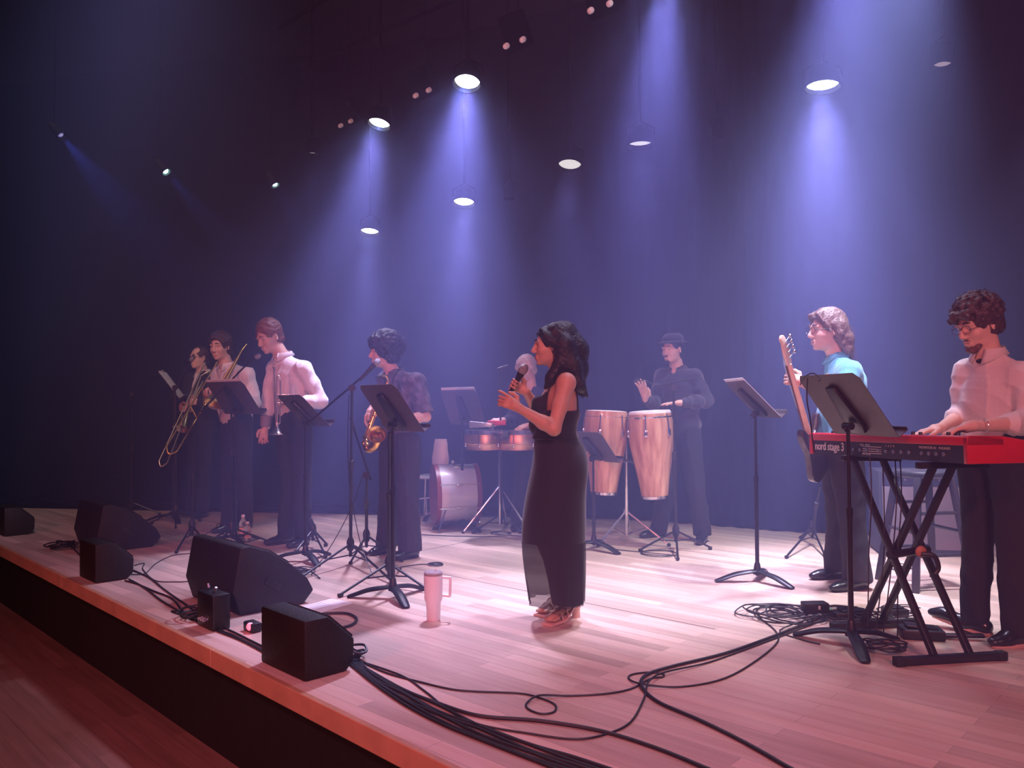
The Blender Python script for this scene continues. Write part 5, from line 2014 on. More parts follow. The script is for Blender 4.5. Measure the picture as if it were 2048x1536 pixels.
# ---------------------------------------------------------------- bass drum, bare cymbal stand, chair
kc = at(910, 987, 8.0)
dk = V((-0.97, -0.24, 0)).normalized()
WHW = mat('white_drum_wrap', (0.72, 0.74, 0.80), 0.25, coat=0.4, noise=0.03)
MAR = mat('maroon_hoop', (0.22, 0.05, 0.06), 0.4, noise=0.1)
kr = kc.z
t = thing('bass_drum', 'white bass drum lying on its side behind the music stand', 'drum', V((kc.x, kc.y, 0)))
o0 = V((0, 0, kc.z))
R_ = min(0.275, kc.z - 0.01)
MB().lathe([(R_ - 0.004, -0.17), (R_, -0.17), (R_, 0.17), (R_ - 0.004, 0.17)], o0, dk, 48).build('shell', WHW, t)
for sg in (-1, 1):
    MB().lathe([(R_ - 0.012, sg * 0.172), (R_ + 0.012, sg * 0.172), (R_ + 0.012, sg * 0.212), (R_ - 0.012, sg * 0.212)], o0, dk, 48).build('hoop', MAR, t)
    MB().lathe([(0, sg * 0.19), (R_ - 0.01, sg * 0.19), (R_ - 0.01, sg * 0.186), (0, sg * 0.186)], o0, dk, 48).build('drum_head', mat('dark_drum_head', (0.20, 0.10, 0.14), 0.4, noise=0.1), t)
su = dk.cross(ZU).normalized()
for k in range(8):
    an = math.pi * 2 * (k + 0.5) / 8
    o = ZU * math.cos(an) + su * math.sin(an)
    mb = MB()
    mb.rbox(o0 + o * (R_ + 0.008), (0.06, 0.02, 0.02), 0.005, Matrix((dk, dk.cross(o), o)).transposed())
    mb.tube([o0 + o * (R_ + 0.018) - dk * 0.19, o0 + o * (R_ + 0.018) + dk * 0.19], 0.004, 6)
    mb.build('lug', CHROME, t)
for sg in (-1, 1):
    sp_ = MB().tube([o0 + su * sg * R_ * 0.8 + dk * 0.1 - ZU * 0.05, V((0, 0, 0.01)) + su * sg * (R_ + 0.08) + dk * 0.22], 0.008, 8).build('spur', CHROME, t)
mb = MB()
mb.ball(o0 + ZU * (R_ + 0.03) + dk * 0.02, 0.022, 12)
mb.tube([o0 + ZU * (R_ - 0.01) + dk * 0.02, o0 + ZU * (R_ + 0.03) + dk * 0.02], 0.012, 8)
mb.build('tom_mount', CHROME, t)
pb = fl(853, 1048)
t = thing('bass_drum_pedal', 'metal bass drum pedal in front of the left drum head', 'pedal', pb)
MB().tube([V((0.0, 0, 0.0)), V((0, 0, 0.26))], 0.009, 8).build('post', CHROME, t)
MB().tube([V((-0.10, 0, 0.25)), V((0.03, 0, 0.26))], 0.008, 8).build('axle', CHROME, t)
mb = MB()
bar(mb, V((-0.02, -0.05, 0.03)), V((0.06, 0.0, 0.16)), 0.07, 0.012)
mb.build('footboard', CHROME, t)
cs = fl(915, 1040)
t = thing('cymbal_stand', 'bare chrome tripod stand in front of the bass drum', 'stand', cs)
MB().tube([V((0, 0, 0.02)), V((0, 0, 0.42))], 0.011, 10).build('pole', CHROME, t)
for px, py in ((858, 1042), (960, 1048), (915, 1028)):
    f = fl(px, py) - cs
    mb = MB()
    mb.tube([V((0, 0, 0.26)), f + V((0, 0, 0.01))], 0.008, 8)
    mb.tube([V((0, 0, 0.04)), f * 0.5 + V((0, 0, 0.135))], 0.005, 6)
    mb.build('leg', CHROME, t)
ch = fl(868, 1040)
ch = V((ch.x + 0.02, 8.55, 0))
ch.x = (868 - 1024) / FPX * 8.55
t = thing('chair', 'white plastic chair behind the bass drum, only its back showing', 'chair', ch, -0.3)
WP = mat('white_plastic', (0.66, 0.66, 0.74), 0.4, noise=0.03)
mb = MB()
mb.rbox((0.0, 0, 0.44), (0.40, 0.40, 0.02), 0.008)
mb.build('seat', WP, t)
mb = MB()
vs = []
for i in range(7):
    z = 0.52 + 0.30 * i / 6
    w = 0.085 + 0.01 * math.sin(i)
    for s_ in (-1, 1):
        vs.append(V((s_ * (w - (0.02 if i == 6 else 0)), 0.17 + 0.02 * i / 6, z)))
mb.add(vs, [(2 * i, 2 * i + 1, 2 * i + 3, 2 * i + 2) for i in range(6)])
o = mb.build('backrest', WP, t)
sm = o.modifiers.new('t', 'SOLIDIFY')
sm.thickness = 0.015
for a in (-1, 1):
    for b in (-1, 1):
        MB().tube([V((a * 0.17, b * 0.17, 0.435)), V((a * 0.20, b * 0.20, 0))], 0.010, 8).build('leg', CHROME, t)
    MB().tube([V((a * 0.07, 0.17, 0.44)), V((a * 0.07, 0.17, 0.56))], 0.010, 8).build('back_post', CHROME, t)
# ================================================================ music stands
SHEET = mat('desk_sheet_metal', (0.075, 0.060, 0.064), 0.5, 0.1, noise=0.12)


def music_stand(label, base_px, desk_px, yaw, tilt, w=0.50, h=0.34, paper=False, base_rot=0.3, m=SHEET):
    b = fl(*base_px)
    t = thing('music_stand', label, 'music stand', b, math.radians(yaw), 'black music stands')
    zc = at(desk_px[0], desk_px[1], b.y).z
    dc = at(desk_px[0], desk_px[1], b.y) - b
    loc = Matrix.Rotation(-math.radians(yaw), 3, 'Z') @ dc
    ti = math.radians(tilt)
    v = V((-math.sin(ti), 0, math.cos(ti)))
    n = V((math.cos(ti), 0, math.sin(ti)))
    u = V((0, 1, 0))
    c = V((0.05 * math.cos(ti) - 0.25 * h * math.sin(ti), 0, zc))
    # the desk: sheet with a rolled top edge and a lip
    poly = [(-w / 2, -h / 2), (w / 2, -h / 2), (w / 2, h / 2 - 0.03), (w / 2 - 0.03, h / 2), (-w / 2 + 0.03, h / 2), (-w / 2, h / 2 - 0.03)]
    mb = MB()
    mb.prism(poly, c, u, v, 0.003)
    ds = mb.build('desk', m, t, smooth=False)
    mb = MB()
    bar(mb, c - v * h / 2 - u * w / 2 + n * 0.03, c - v * h / 2 + u * w / 2 + n * 0.03, 0.06, 0.003, v)
    bar(mb, c - v * (h / 2 - 0.008) - u * w / 2 + n * 0.059, c - v * (h / 2 - 0.008) + u * w / 2 + n * 0.059, 0.003, 0.018, v)
    mb.build('lip', m, t, smooth=False)
    mb = MB()
    mb.prism([(-0.035, h * 0.32), (0.035, h * 0.32), (0.07, -h * 0.30), (0.05, -h * 0.42), (-0.05, -h * 0.42), (-0.07, -h * 0.30)], c - n * 0.014, u, v, 0.022)
    mb.build('back_plate', BLACKM, t, bevel=0.004)
    piv = c - n * 0.05 - v * h * 0.25
    MB().tube([piv - u * 0.03, piv + u * 0.03], 0.018, 12).build('pivot', BLACKM, t)
    MB().tube([piv - n * 0.01 - u * 0.0, piv - n * 0.035], 0.014, 10).build('knob', BLACKM, t)
    zt = piv.z
    mb = MB()
    mb.tube([V((0, 0, 0.04)), V((0, 0, zt * 0.62))], 0.0135, 12)
    mb.lathe([(0.0165, zt * 0.62 - 0.03), (0.0165, zt * 0.62 + 0.01)], (0, 0, 0), (0, 0, 1), 12)
    mb.build('lower_tube', BLACKM, t)
    mb = MB()
    mb.tube([V((0, 0, zt * 0.60)), V((0, 0, zt - 0.06)), piv], 0.0092, 10)
    mb.build('upper_tube', BLACKM, t)
    MB().lathe([(0.03, 0.05), (0.026, 0.075), (0.018, 0.12), (0.016, 0.125)], (0, 0, 0), (0, 0, 1), 16).build('hub', BLACKM, t)
    for k in range(3):
        a = base_rot - math.radians(yaw) + k * 2 * math.pi / 3
        d = V((math.cos(a), math.sin(a), 0))
        mb = MB()
        pts = spline([V((0, 0, 0.070)) + d * 0.01, V((0, 0, 0.062)) + d * 0.08, V((0, 0, 0.048)) + d * 0.16, V((0, 0, 0.018)) + d * 0.25, V((0, 0, 0.008)) + d * 0.285], 4)
        mb.tube(pts, [0.026 + 0.009 * math.sin(math.pi * i / (len(pts) - 1)) - 0.006 * i / len(pts) for i in range(len(pts))], 10, flat=0.42)
        mb.build('leg', BLACKM, t)
    if paper:
        R = t.matrix_basis.to_3x3()
        R = Matrix.Rotation(math.radians(yaw), 3, 'Z')
        pw = w * 0.94
        mb = MB()
        for s_ in (-1, 1):
            cc = c + n * 0.006 + u * s_ * pw * 0.25 + v * 0.012
            mb.prism([(-pw * 0.25, -h / 2 - 0.0), (pw * 0.25, -h / 2 - 0.0), (pw * 0.25, h / 2 + 0.012), (-pw * 0.25, h / 2 + 0.012)], b + R @ cc, R @ u, R @ v, 0.002)
        o = mb.build('sheet_music', PAPER, smooth=False)
        tag(rezero(o), paper, 'sheet music', 'sheet music on the stands')
    return t


music_stand('large black music stand in front of the red keyboard, nearest of all the stands', (1703, 1292), (1698, 810), 12, 36, 0.50, 0.37, base_rot=-1.75,
            paper=False)
music_stand('black music stand directly in front of the saxophone player', (786, 1197), (798, 816), 38, 36, 0.45, 0.355, base_rot=-1.15)
music_stand('slender black music stand alone between the congas and the bass player', (1515, 1163), (1512, 799), 0, 44, 0.50, 0.33, base_rot=-1.0,
            paper='white music pages on the lone stand near the bass player')
music_stand('low black music stand in front of the left conga', (1188, 1100), (1203, 893), 32, 38, 0.46, 0.31, base_rot=-0.9)
music_stand('hazy black music stand in front of the white bass drum', (925, 1058), (932, 815), 46, 22, 0.50, 0.36, base_rot=-0.9,
            paper='pages with a bright edge on the stand by the bass drum')
music_stand('black music stand in front of the trumpet player', (611, 1122), (630, 821), 36, 44, 0.50, 0.33, base_rot=-1.0)
music_stand('black music stand hiding the waist of the trombone player in white', (469, 1088), (476, 796), 54, 36, 0.52, 0.34, base_rot=-1.0,
            paper='white pages sticking out at both edges of the trombone player\'s stand')
music_stand('dim black music stand farthest left, showing its white pages', (347, 1042), (341, 773), 13, 36, 0.46, 0.32, base_rot=-1.0,
            paper='bluish white pages on the leftmost music stand')


# ================================================================ microphone stands
def mic(label, p, d, L_=0.16, r=0.022, group='microphones on stands', thin=False):
    d = V(d).normalized()
    t = thing('microphone', label, 'microphone', p, 0, group)
    if thin:
        MB().lathe([(0.010, -L_), (0.011, -0.01), (0.009, 0), (0, 0.002)], (0, 0, 0), d, 14).build('handle', BLACKM, t)
    else:
        MB().lathe([(0.010, -L_), (0.013, -L_ * 0.7), (0.018, -0.045), (0.020, -0.03)], (0, 0, 0), d, 16).build('handle', BLACKM, t)
        MB().lathe([(r * 0.8, -0.032), (r, -0.022), (r * 1.05, -0.008), (r * 0.85, 0.012), (r * 0.4, 0.021), (0, 0.023)], (0, 0, 0), d, 18).build('grille', GRILLE, t)
    return t


def mic_stand(label, base_px, top, feet, boom=None, r=0.011, feet_r=None, clutch=None, hub=0.17, m=None):
    m = m or BLACKM
    b = fl(*base_px)
    t = thing('microphone_stand', label, 'microphone stand', b, 0, 'black microphone stands')
    topl = top - b
    mid = V((0, 0, hub)).lerp(topl, 0.52)
    MB().tube([V((0, 0, hub * 0.35)), mid], r * 1.15, 10).build('lower_tube', m, t)
    MB().tube([mid, topl], r * 0.85, 10).build('upper_tube', m, t)
    MB().lathe([(r * 1.3, -0.035), (r * 1.9, -0.03), (r * 1.9, 0.03), (r * 1.3, 0.035)], mid, (topl - mid), 12).build('clutch', BLACK, t)
    MB().lathe([(0.020, hub - 0.07), (0.028, hub - 0.05), (0.028, hub), (0.016, hub + 0.03)], (0, 0, 0), (0, 0, 1), 12).build('hub', BLACK, t)
    for fp in feet:
        f = fp - b
        mb = MB()
        mb.tube([V((0, 0, hub - 0.02)), f + V((0, 0, 0.014))], 0.0085, 8)
        mb.tube([V((0, 0, hub * 0.4)), V((0, 0, hub - 0.02)).lerp(f, 0.45)], 0.005, 6)
        lg = mb.build('leg', m, t)
        dd = f.normalized()
        MB().tube([f + V((0, 0, 0.015)) - dd * 0.03, f + V((0, 0, 0.015))], 0.013, 8).build('rubber_foot', RUBBER, lg)
    if boom:
        a, e = boom
        bo = MB().tube([a - b, e - b], 0.008, 8).build('boom', m, t)
        MB().tube([topl - V((0.0, 0.02, 0)), topl + V((0.0, 0.02, 0))], 0.024, 12).build('boom_joint', BLACK, t)
    return t


def feet3(px, py, r=0.33, rot=0.0):
    c = fl(px, py)
    return [c + V((math.cos(rot + k * 2.0944), math.sin(rot + k * 2.0944), 0)) * r for k in range(3)]


# A: boom stand of the singing saxophonist
top = at(704, 776, 5.75)
e = at(738, 742, 5.72)
mic_stand('tall boom microphone stand reaching to the saxophone player\'s mouth', (701, 1128), top, [fl(600, 1160), fl(790, 1172), fl(735, 1110)],
          (at(612, 850, 5.90), e))
dm = (at(757, 721, 5.73) - at(735, 744, 5.72)).normalized()
mic('microphone on the boom at the saxophone player\'s mouth', at(755, 723, 5.74), dm, 0.18)
# B: short stand behind, boom reaching up
top = at(733, 950, 6.1)
mic_stand('short black boom stand at the saxophone player\'s shins', (733, 1108), top, [fl(700, 1130), fl(805, 1125), fl(722, 1092)],
          (at(741, 960, 6.1), at(704, 846, 6.0)))
mic('dark microphone on the short stand aimed at the saxophone', at(701, 834, 6.0), at(701, 834, 6.0) - at(705, 848, 6.0), 0.10, thin=True)
# L: straight stand next to the saxophonist's music stand
mic_stand('straight black stand close beside the music stand, its tripod spread toward the tumbler', (778, 1172), at(779, 865, 5.0), [fl(677, 1196), fl(862, 1188), fl(800, 1142)])
# C: trombone microphone
top = at(463, 768, 7.05)
mic_stand('boom microphone stand crossing in front of the trombone player in white', (463, 1090), top, feet3(463, 1090, 0.30, 0.4), (at(402, 823, 7.1), at(502, 720, 7.0)))
mic('dark microphone pointing toward the trumpet player\'s chest', at(517, 712, 6.98), at(517, 712, 6.98) - at(500, 721, 7.0), 0.13)
# D: far left
top = at(265, 788, 8.7)
mic_stand('faint boom stand farthest left in the dark', (263, 1032), top, feet3(263, 1032, 0.30, 0.2), (at(225, 833, 8.7), at(318, 750, 8.6)))
mic('faint microphone on the leftmost boom stand', at(324, 744, 8.58), at(324, 744, 8.58) - at(315, 752, 8.6), 0.13)
# E: stand in front of the far trombonist
top = at(350, 775, 8.3)
mic_stand('boom stand in front of the man in the dark jacket', (352, 1050), top, feet3(352, 1050, 0.28, 0.9), (at(328, 822, 8.32), at(371, 733, 8.25)))
mic('microphone held up before the man in the dark jacket', at(384, 717, 8.22), at(384, 717, 8.22) - at(371, 735, 8.25), 0.13)
# F
mic_stand('thin straight stand with low tripod left of the big music stand', (384, 1085), at(387, 868, 7.2), [fl(352, 1108), fl(412, 1090), fl(380, 1072)])
# G
mic_stand('thin straight stand in front of the timbales with a round looped cable at its foot', (1003, 1060), at(1000, 735, 7.3), [fl(945, 1068), fl(1042, 1068), fl(1010, 1044)])
mic('small microphone on top of the stand before the timbales', at(995, 738, 7.28), V((-0.9, -0.2, -0.3)), 0.10, thin=True)
# H: conga microphone
top = at(1347, 775, 6.55)
mic_stand('boom stand beside the right conga, its curved arm over both drums', (1352, 1098), top, [fl(1278, 1104), fl(1424, 1100), fl(1356, 1122)],
          (at(1391, 757, 6.5), at(1320, 768, 6.55)))
mb = MB()
q = spline([at(1322, 768, 6.55), at(1306, 768, 6.52), at(1290, 761, 6.5), at(1272, 762, 6.5)], 5)
mb.tube([p - fl(1352, 1098) for p in q], 0.004, 6)
o = mb.build('gooseneck', BLACKM, [x for x in bpy.data.objects if x.get('label', '').startswith('boom stand beside the right conga')][0])
mic('tiny clip microphone on the curved arm over the congas', at(1268, 764, 6.5), V((-0.7, 0, -0.7)), 0.05, thin=True)
# J: tripod by the trumpet player's feet
mic_stand('stubby tripod behind the trumpet player\'s music stand', (626, 1095), at(618, 1035, 6.9), [fl(652, 1118), fl(655, 1093), fl(592, 1106)])
# I: tripod at the bass player's feet
mic_stand('dark tripod stand behind the bass player\'s shoes', (1625, 1090), at(1640, 975, 6.7), [fl(1572, 1118), fl(1650, 1115), fl(1600, 1078)])

# ================================================================ monitors and speakers on the floor
MONB = mat('speaker_paint', (0.011, 0.009, 0.011), 0.65, noise=0.3, nscale=90, bump=0.3)
GRILL = mat('speaker_grille', (0.012, 0.011, 0.013), 0.7, noise=0.4, nscale=300, bump=0.4)
UPS = -EN


def wedge(name, label, corner, length, prof, group, handles=True, dirv=None):
    b = corner
    dirv = dirv or ED
    ups = V((-dirv.y, dirv.x, 0))
    if ups.x < 0:
        ups = -ups
    t = thing(name, label, 'speaker', b, 0, group)
    mb = MB()
    mb.prism([(u, z) for u, z in prof], dirv * length / 2, ups, ZU, length)
    mb.build('cabinet', MONB, t, bevel=0.012)
    # sloping grille
    k = max(range(len(prof)), key=lambda i: prof[i][1] + prof[i][0] * 0.6 if prof[i][1] > 0.1 else -1)
    a, c = None, None
    best = 0
    for i in range(len(prof)):
        p, q = prof[i], prof[(i + 1) % len(prof)]
        if (p[1] + q[1]) / 2 > 0.08 and (p[0] + q[0]) / 2 > prof[0][0] + 0.08:
            l = math.hypot(p[0] - q[0], p[1] - q[1])
            if l > best:
                best, a, c = l, p, q
    A_, C_ = ups * a[0] + ZU * a[1], ups * c[0] + ZU * c[1]
    nn = dirv.cross(C_ - A_).normalized()
    if nn.z < 0:
        nn = -nn
    mb = MB()
    m_ = (A_ + C_) / 2 + dirv * length / 2 + nn * 0.003
    dv = (C_ - A_).normalized()
    mb.box(m_, (length * 0.93, best * 0.9, 0.012), Matrix((dirv, dv, dirv.cross(dv))).transposed())
    mb.build('grille', GRILL, t, smooth=False, bevel=0.003)
    if handles:
        for s_, l_ in ((0, -0.002), (1, length + 0.002)):
            mb = MB()
            cc = ups * 0.20 + ZU * 0.15 + dirv * l_
            mb.rbox(cc, (0.012, 0.11, 0.045), 0.004, Matrix((dirv, (ups * 0.8 - ZU * 0.6).normalized(), dirv.cross((ups * 0.8 - ZU * 0.6).normalized()))).transposed())
            mb.build('handle', BLACK, t)
    return t


BIG = [(0.0, 0.0), (0.40, 0.0), (0.47, 0.075), (0.43, 0.15), (0.32, 0.25), (0.18, 0.345), (0.06, 0.388), (0.0, 0.384), (-0.045, 0.14)]
BIG = [(u, z) for u, z in BIG][::-1]
wedge('floor_monitor', 'large black wedge monitor at the stage edge, nearest the saxophone player\'s stands', fl(481, 1233), 0.66, BIG, 'large black wedge monitors')
wedge('floor_monitor', 'large black wedge monitor farther left along the stage edge', fl(206, 1106), 0.62, BIG, 'large black wedge monitors')
SMALL = [(0.0, 0.0), (0.21, 0.0), (0.25, 0.04), (0.255, 0.14), (0.12, 0.262), (0.0, 0.262)][::-1]
wedge('front_fill_speaker', 'black speaker box in front, nearest on the stage edge with cables running from it', fl(609, 1366), 0.40, SMALL, 'small black speakers on the stage edge', False)
wedge('front_fill_speaker', 'small black speaker box just in front of the left wedge monitor', fl(190, 1168), 0.34, SMALL, 'small black speakers on the stage edge', False)
wedge('front_fill_speaker', 'small black speaker box cut off by the left side of the picture', fl(8, 1074), 0.40, SMALL, 'small black speakers on the stage edge', False)
# soft cover fold on the nearest one, stage box, red lamp
sb_ = fl(432, 1256)
t = thing('stage_box', 'black connector box in front of the near wedge monitor, cables plugged in', 'connector box', sb_)
RT_ = Matrix((ED, UPS, ZU)).transposed()
mb = MB()
mb.rbox(V((0, 0, 0.095)) + ED * 0.03, (0.20, 0.10, 0.19), 0.01, RT_)
mb.build('box', BLACK, t)
PLUG = mat('plug_metal', (0.75, 0.75, 0.78), 0.25, 0.9, noise=0.04)
for a, z, l in ((-0.02, 0.195, 0.0), (0.06, 0.20, 0.0), (-0.05, 0.06, 1), (-0.02, 0.06, 1), (0.01, 0.06, 1)):
    mb = MB()
    p = ED * (a + 0.03) + ZU * z - UPS * (0.055 if l else 0)
    q = p + (ZU * 0.022 + ED * (0.012 if a > 0 else -0.012) if not l else -UPS * 0.02)
    if l:
        q = p - UPS * 0.025 - ZU * 0.002
    mb.tube([p, q], 0.0075 if not l else 0.009, 8)
    mb.build('plug', PLUG, t)
rl = fl(505, 1262)
t = thing('warning_lamp', 'small red glowing light behind the near speaker box', 'lamp', rl)
MB().rbox((0, 0, 0.025), (0.10, 0.06, 0.05), 0.008, RT_).build('box', BLACK, t)
MB().ball(V((0, -0.035, 0.032)), (0.022, 0.016, 0.022), 14).build('lens', emi('red_glow', (1.0, 0.04, 0.08), 2.2), t)

# ---------------------------------------------------------------- amplifier, stool
ab = fl(1845, 1112)
t = thing('bass_amplifier', 'grey-fronted bass amplifier cabinet on the floor behind the stool', 'amplifier', ab, math.radians(-12))
mb = MB()
mb.rbox((0, 0.19, 0.33), (0.62, 0.38, 0.64), 0.015)
mb.build('cabinet', mat('amp_covering', (0.03, 0.028, 0.032), 0.75, noise=0.25, nscale=80), t)
mb = MB()
mb.rbox((0, -0.004, 0.29), (0.56, 0.014, 0.48), 0.005)
mb.build('grille_cloth', mat('grey_grille_cloth', (0.20, 0.16, 0.18), 0.85, noise=0.3, nscale=260, bump=0.2), t)
mb = MB()
mb.rbox((0, -0.004, 0.585), (0.56, 0.012, 0.075), 0.004)
mb.build('control_panel', BLACKM, t)
for k in range(6):
    MB().lathe([(0.011, 0), (0.010, 0.016), (0, 0.016)], (-0.2 + k * 0.08, -0.01, 0.585), (0, -1, 0), 12).build('knob', CHROME, t)
sc_ = V((2.67, 5.38, 0))
t = thing('bar_stool', 'black four-legged bar stool behind the keyboard stand', 'stool', sc_, math.radians(8))
WD = mat('black_stained_wood', (0.030, 0.024, 0.03), 0.45, noise=0.2)
MB().lathe([(0.0, 0.70), (0.16, 0.70), (0.175, 0.712), (0.175, 0.728), (0.165, 0.74), (0, 0.738)], (0, 0, 0), (0, 0, 1), 32).build('seat', WD, t)
LG = [(-1, -1), (1, -1), (1, 1), (-1, 1)]
for a, b in LG:
    mb = MB()
    bar(mb, V((a * 0.115, b * 0.115, 0.705)), V((a * 0.20, b * 0.20, 0.0)), 0.042, 0.042, V((b, -a, 0)))
    mb.build('leg', WD, t, bevel=0.003)
for z, i in ((0.22, 0), (0.36, 1), (0.22, 2), (0.36, 3), (0.48, 0), (0.52, 2)):
    (a, b), (c, d) = LG[i], LG[(i + 1) % 4]
    k = 0.20 - 0.085 * z / 0.705
    MB().tube([V((a * k, b * k, z)), V((c * k, d * k, z))], 0.012, 8).build('rung', WD, t)

# ================================================================ small things on the floor
tp = fl(867, 1240)
t = thing('tumbler', 'pale pink handled tumbler standing on the floor near the singer', 'tumbler', tp)
TUM = mat('pale_tumbler_coat', (0.85, 0.82, 0.86), 0.45, noise=0.03)
MB().lathe([(0.0, 0), (0.035, 0), (0.037, 0.004), (0.041, 0.095), (0.050, 0.118), (0.052, 0.245), (0.050, 0.25), (0, 0.25)], (0, 0, 0), (0, 0, 1), 32).build('cup', TUM, t)
ld = MB().lathe([(0.051, 0.248), (0.052, 0.262), (0.046, 0.268), (0, 0.268)], (0, 0, 0), (0, 0, 1), 32).build('lid', mat('grey_lid', (0.35, 0.30, 0.32), 0.4, noise=0.05), t)
MB().tube([V((0.012, 0, 0.265)), V((0.014, 0, 0.282))], 0.005, 8).build('straw', TUM, ld)
hd = [V((0.049, 0, 0.235)), V((0.088, 0, 0.232)), V((0.094, 0, 0.222)), V((0.092, 0, 0.140)), V((0.084, 0, 0.132)), V((0.049, 0, 0.135))]
MB().tube(spline(hd, 4), 0.0075, 8).build('handle', TUM, t)

mb = MB()
q = [fl(602, 1214), fl(663, 1198), fl(708, 1207), fl(640, 1227)]
mb.add([up_(p, 0.002) for p in q] + [up_(p, 0.0035) for p in q], [(3, 2, 1, 0), (4, 5, 6, 7), (0, 1, 5, 4), (1, 2, 6, 5), (2, 3, 7, 6), (3, 0, 4, 7)])
o = mb.build('paper_sheet', PAPER, smooth=False)
tag(rezero(o), 'white sheet of paper lying on the floor behind the near speakers', 'paper')
mb = MB()
for i in range(5):
    a = (q[0] * (1 - i / 6) + q[3] * (i / 6)) * 0.93 + q[1] * 0.07
    c = (q[1] * (1 - i / 6) + q[2] * (i / 6)) * 0.55 + a * 0.45
    bar(mb, up_(a, 0.004), up_(c, 0.004), 0.004, 0.0006)
for_p = mb.build('printed_lines', mat('faded_ink', (0.35, 0.36, 0.50), 0.8, noise=0.05), o, off=o.location, smooth=False)

PET = mat('clear_plastic', (0.9, 0.9, 0.95), 0.08, trans=0.9, spec=0.5, noise=0.02)
LAB = mat('bottle_label', (0.85, 0.55, 0.45), 0.6, noise=0.1)
for px, py, s, lab in ((486, 1078, 1.0, 'taller clear plastic water bottle behind the big music stand'), (495, 1084, 0.82, 'shorter clear plastic bottle with pale label, right of the taller one')):
    b = fl(px, py)
    t = thing('water_bottle', lab, 'bottle', b, 0, 'water bottles on the floor')
    MB().lathe([(0.0, 0), (0.030, 0), (0.033, 0.01), (0.033, 0.12 * s), (0.031, 0.13 * s), (0.033, 0.14 * s), (0.028, 0.165 * s), (0.013, 0.19 * s), (0.013, 0.20 * s)], (0, 0, 0), (0, 0, 1), 20).build('bottle_body', PET, t)
    MB().lathe([(0.0155, 0.195 * s), (0.0155, 0.215 * s), (0, 0.215 * s)], (0, 0, 0), (0, 0, 1), 16).build('cap', PAPER, t)
    MB().lathe([(0.0335, 0.045 * s), (0.0340, 0.05 * s), (0.0340, 0.10 * s), (0.0335, 0.105 * s)], (0, 0, 0), (0, 0, 1), 20).build('paper_label', LAB, t)

b = fl(1630, 1236)
t = thing('power_adapter', 'black box-shaped power adapter lying on the tangled cables', 'power adapter', up_(b, 0.035), 0.05)
MB().rbox((0, 0, 0.025), (0.135, 0.075, 0.055), 0.006).build('case', BLACK, t)
MB().rbox((0.01, -0.0385, 0.03), (0.012, 0.001, 0.02), 0.0003).build('label_mark', MARK, t)
MB().rbox((0.075, -0.01, 0.01), (0.035, 0.03, 0.018), 0.004).build('plug', mat('green_plug', (0.25, 0.6, 0.4), 0.4, noise=0.05), t)
for px, py, w, d_, h, lab in ((1842, 1275, 0.13, 0.20, 0.05, 'black sustain pedal by the keyboard player\'s raised foot'),
                              (1700, 1240, 0.20, 0.10, 0.05, 'black effects box among the tangled cables behind the stand pole'),
                              (1790, 1232, 0.12, 0.09, 0.045, 'small dark pedal beyond the tangled cables')):
    b = fl(px, py)
    t = thing('foot_pedal', lab, 'pedal', b, 1.35 if 'sustain' in lab else 0.1, 'pedals on the floor')
    MB().rbox((0, 0, h / 2), (w, d_, h), 0.008).build('base', BLACK, t)
    mb = MB()
    mb.rbox((0, 0, h + 0.006), (w * 0.6, d_ * 0.75, 0.014), 0.005, Matrix.Rotation(0.08, 3, 'X'))
    mb.build('treadle', BLACKM, t)
    if 'sustain' in lab:
        MB().rbox((0, -0.19, 0.02), (0.04, 0.2, 0.018), 0.006, Matrix.Rotation(-0.05, 3, 'X')).build('tongue', CHROME if 0 else BLACKM, t)


# ================================================================ cables
def cable(label, pts, r=0.004, z=None, name='cable', group='cables on the stage floor', n=8, raised=None, sub=False):
    P = []
    for i, p in enumerate(pts):
        q = fl(p[0], p[1]) if len(p) < 3 else V((fl(p[0], p[1]).x, fl(p[0], p[1]).y, p[2]))
        q.z = (p[2] if len(p) > 2 else 0) + r + 0.0008
        P.append(q)
    mb = MB()
    mb.tube(spline(P, n), r, 8)
    o = mb.build(name, CABLE)
    tag(rezero(o), label, 'cable', group)
    return o


cable('black cable making a small loop on the floor in front of the singer', [(700, 1312), (765, 1345), (840, 1366), (900, 1380), (950, 1385), (1040, 1389), (1082, 1399), (1110, 1412), (1108, 1426), (1082, 1430),
       (1056, 1420), (1054, 1408), (1080, 1398, 0.01), (1140, 1394), (1210, 1390), (1262, 1380), (1300, 1360), (1325, 1356), (1325, 1350), (1295, 1347), (1262, 1352), (1260, 1362), (1290, 1376, 0.01), (1360, 1376),
       (1440, 1362), (1500, 1332), (1552, 1290), (1552, 1265), (1516, 1232), (1524, 1214), (1566, 1210)], 0.0042)
cable('thick black cable sweeping from the lower right up to the keyboard', [(1600, 1552), (1570, 1536), (1490, 1490), (1400, 1445), (1320, 1410), (1288, 1384), (1283, 1368, 0.008), (1300, 1350), (1345, 1336), (1450, 1310), (1530, 1282),
       (1600, 1255), (1662, 1230), (1700, 1222)], 0.0075)
cable('thin black cable curving from the near speaker to the keyboard tangle', [(700, 1318), (800, 1352), (850, 1385), (900, 1425), (960, 1452), (1060, 1470), (1150, 1481), (1215, 1470), (1262, 1446), (1288, 1400), (1298, 1372, 0.014),
       (1330, 1352, 0.012), (1420, 1326), (1520, 1290), (1610, 1256), (1655, 1238)], 0.0042)
cable('thick black cable running along the floor to the bottom edge of the picture', [(705, 1325), (800, 1380), (880, 1412), (960, 1436), (1080, 1446), (1200, 1466), (1310, 1500), (1420, 1545)], 0.0075)
rc = random.Random(12)
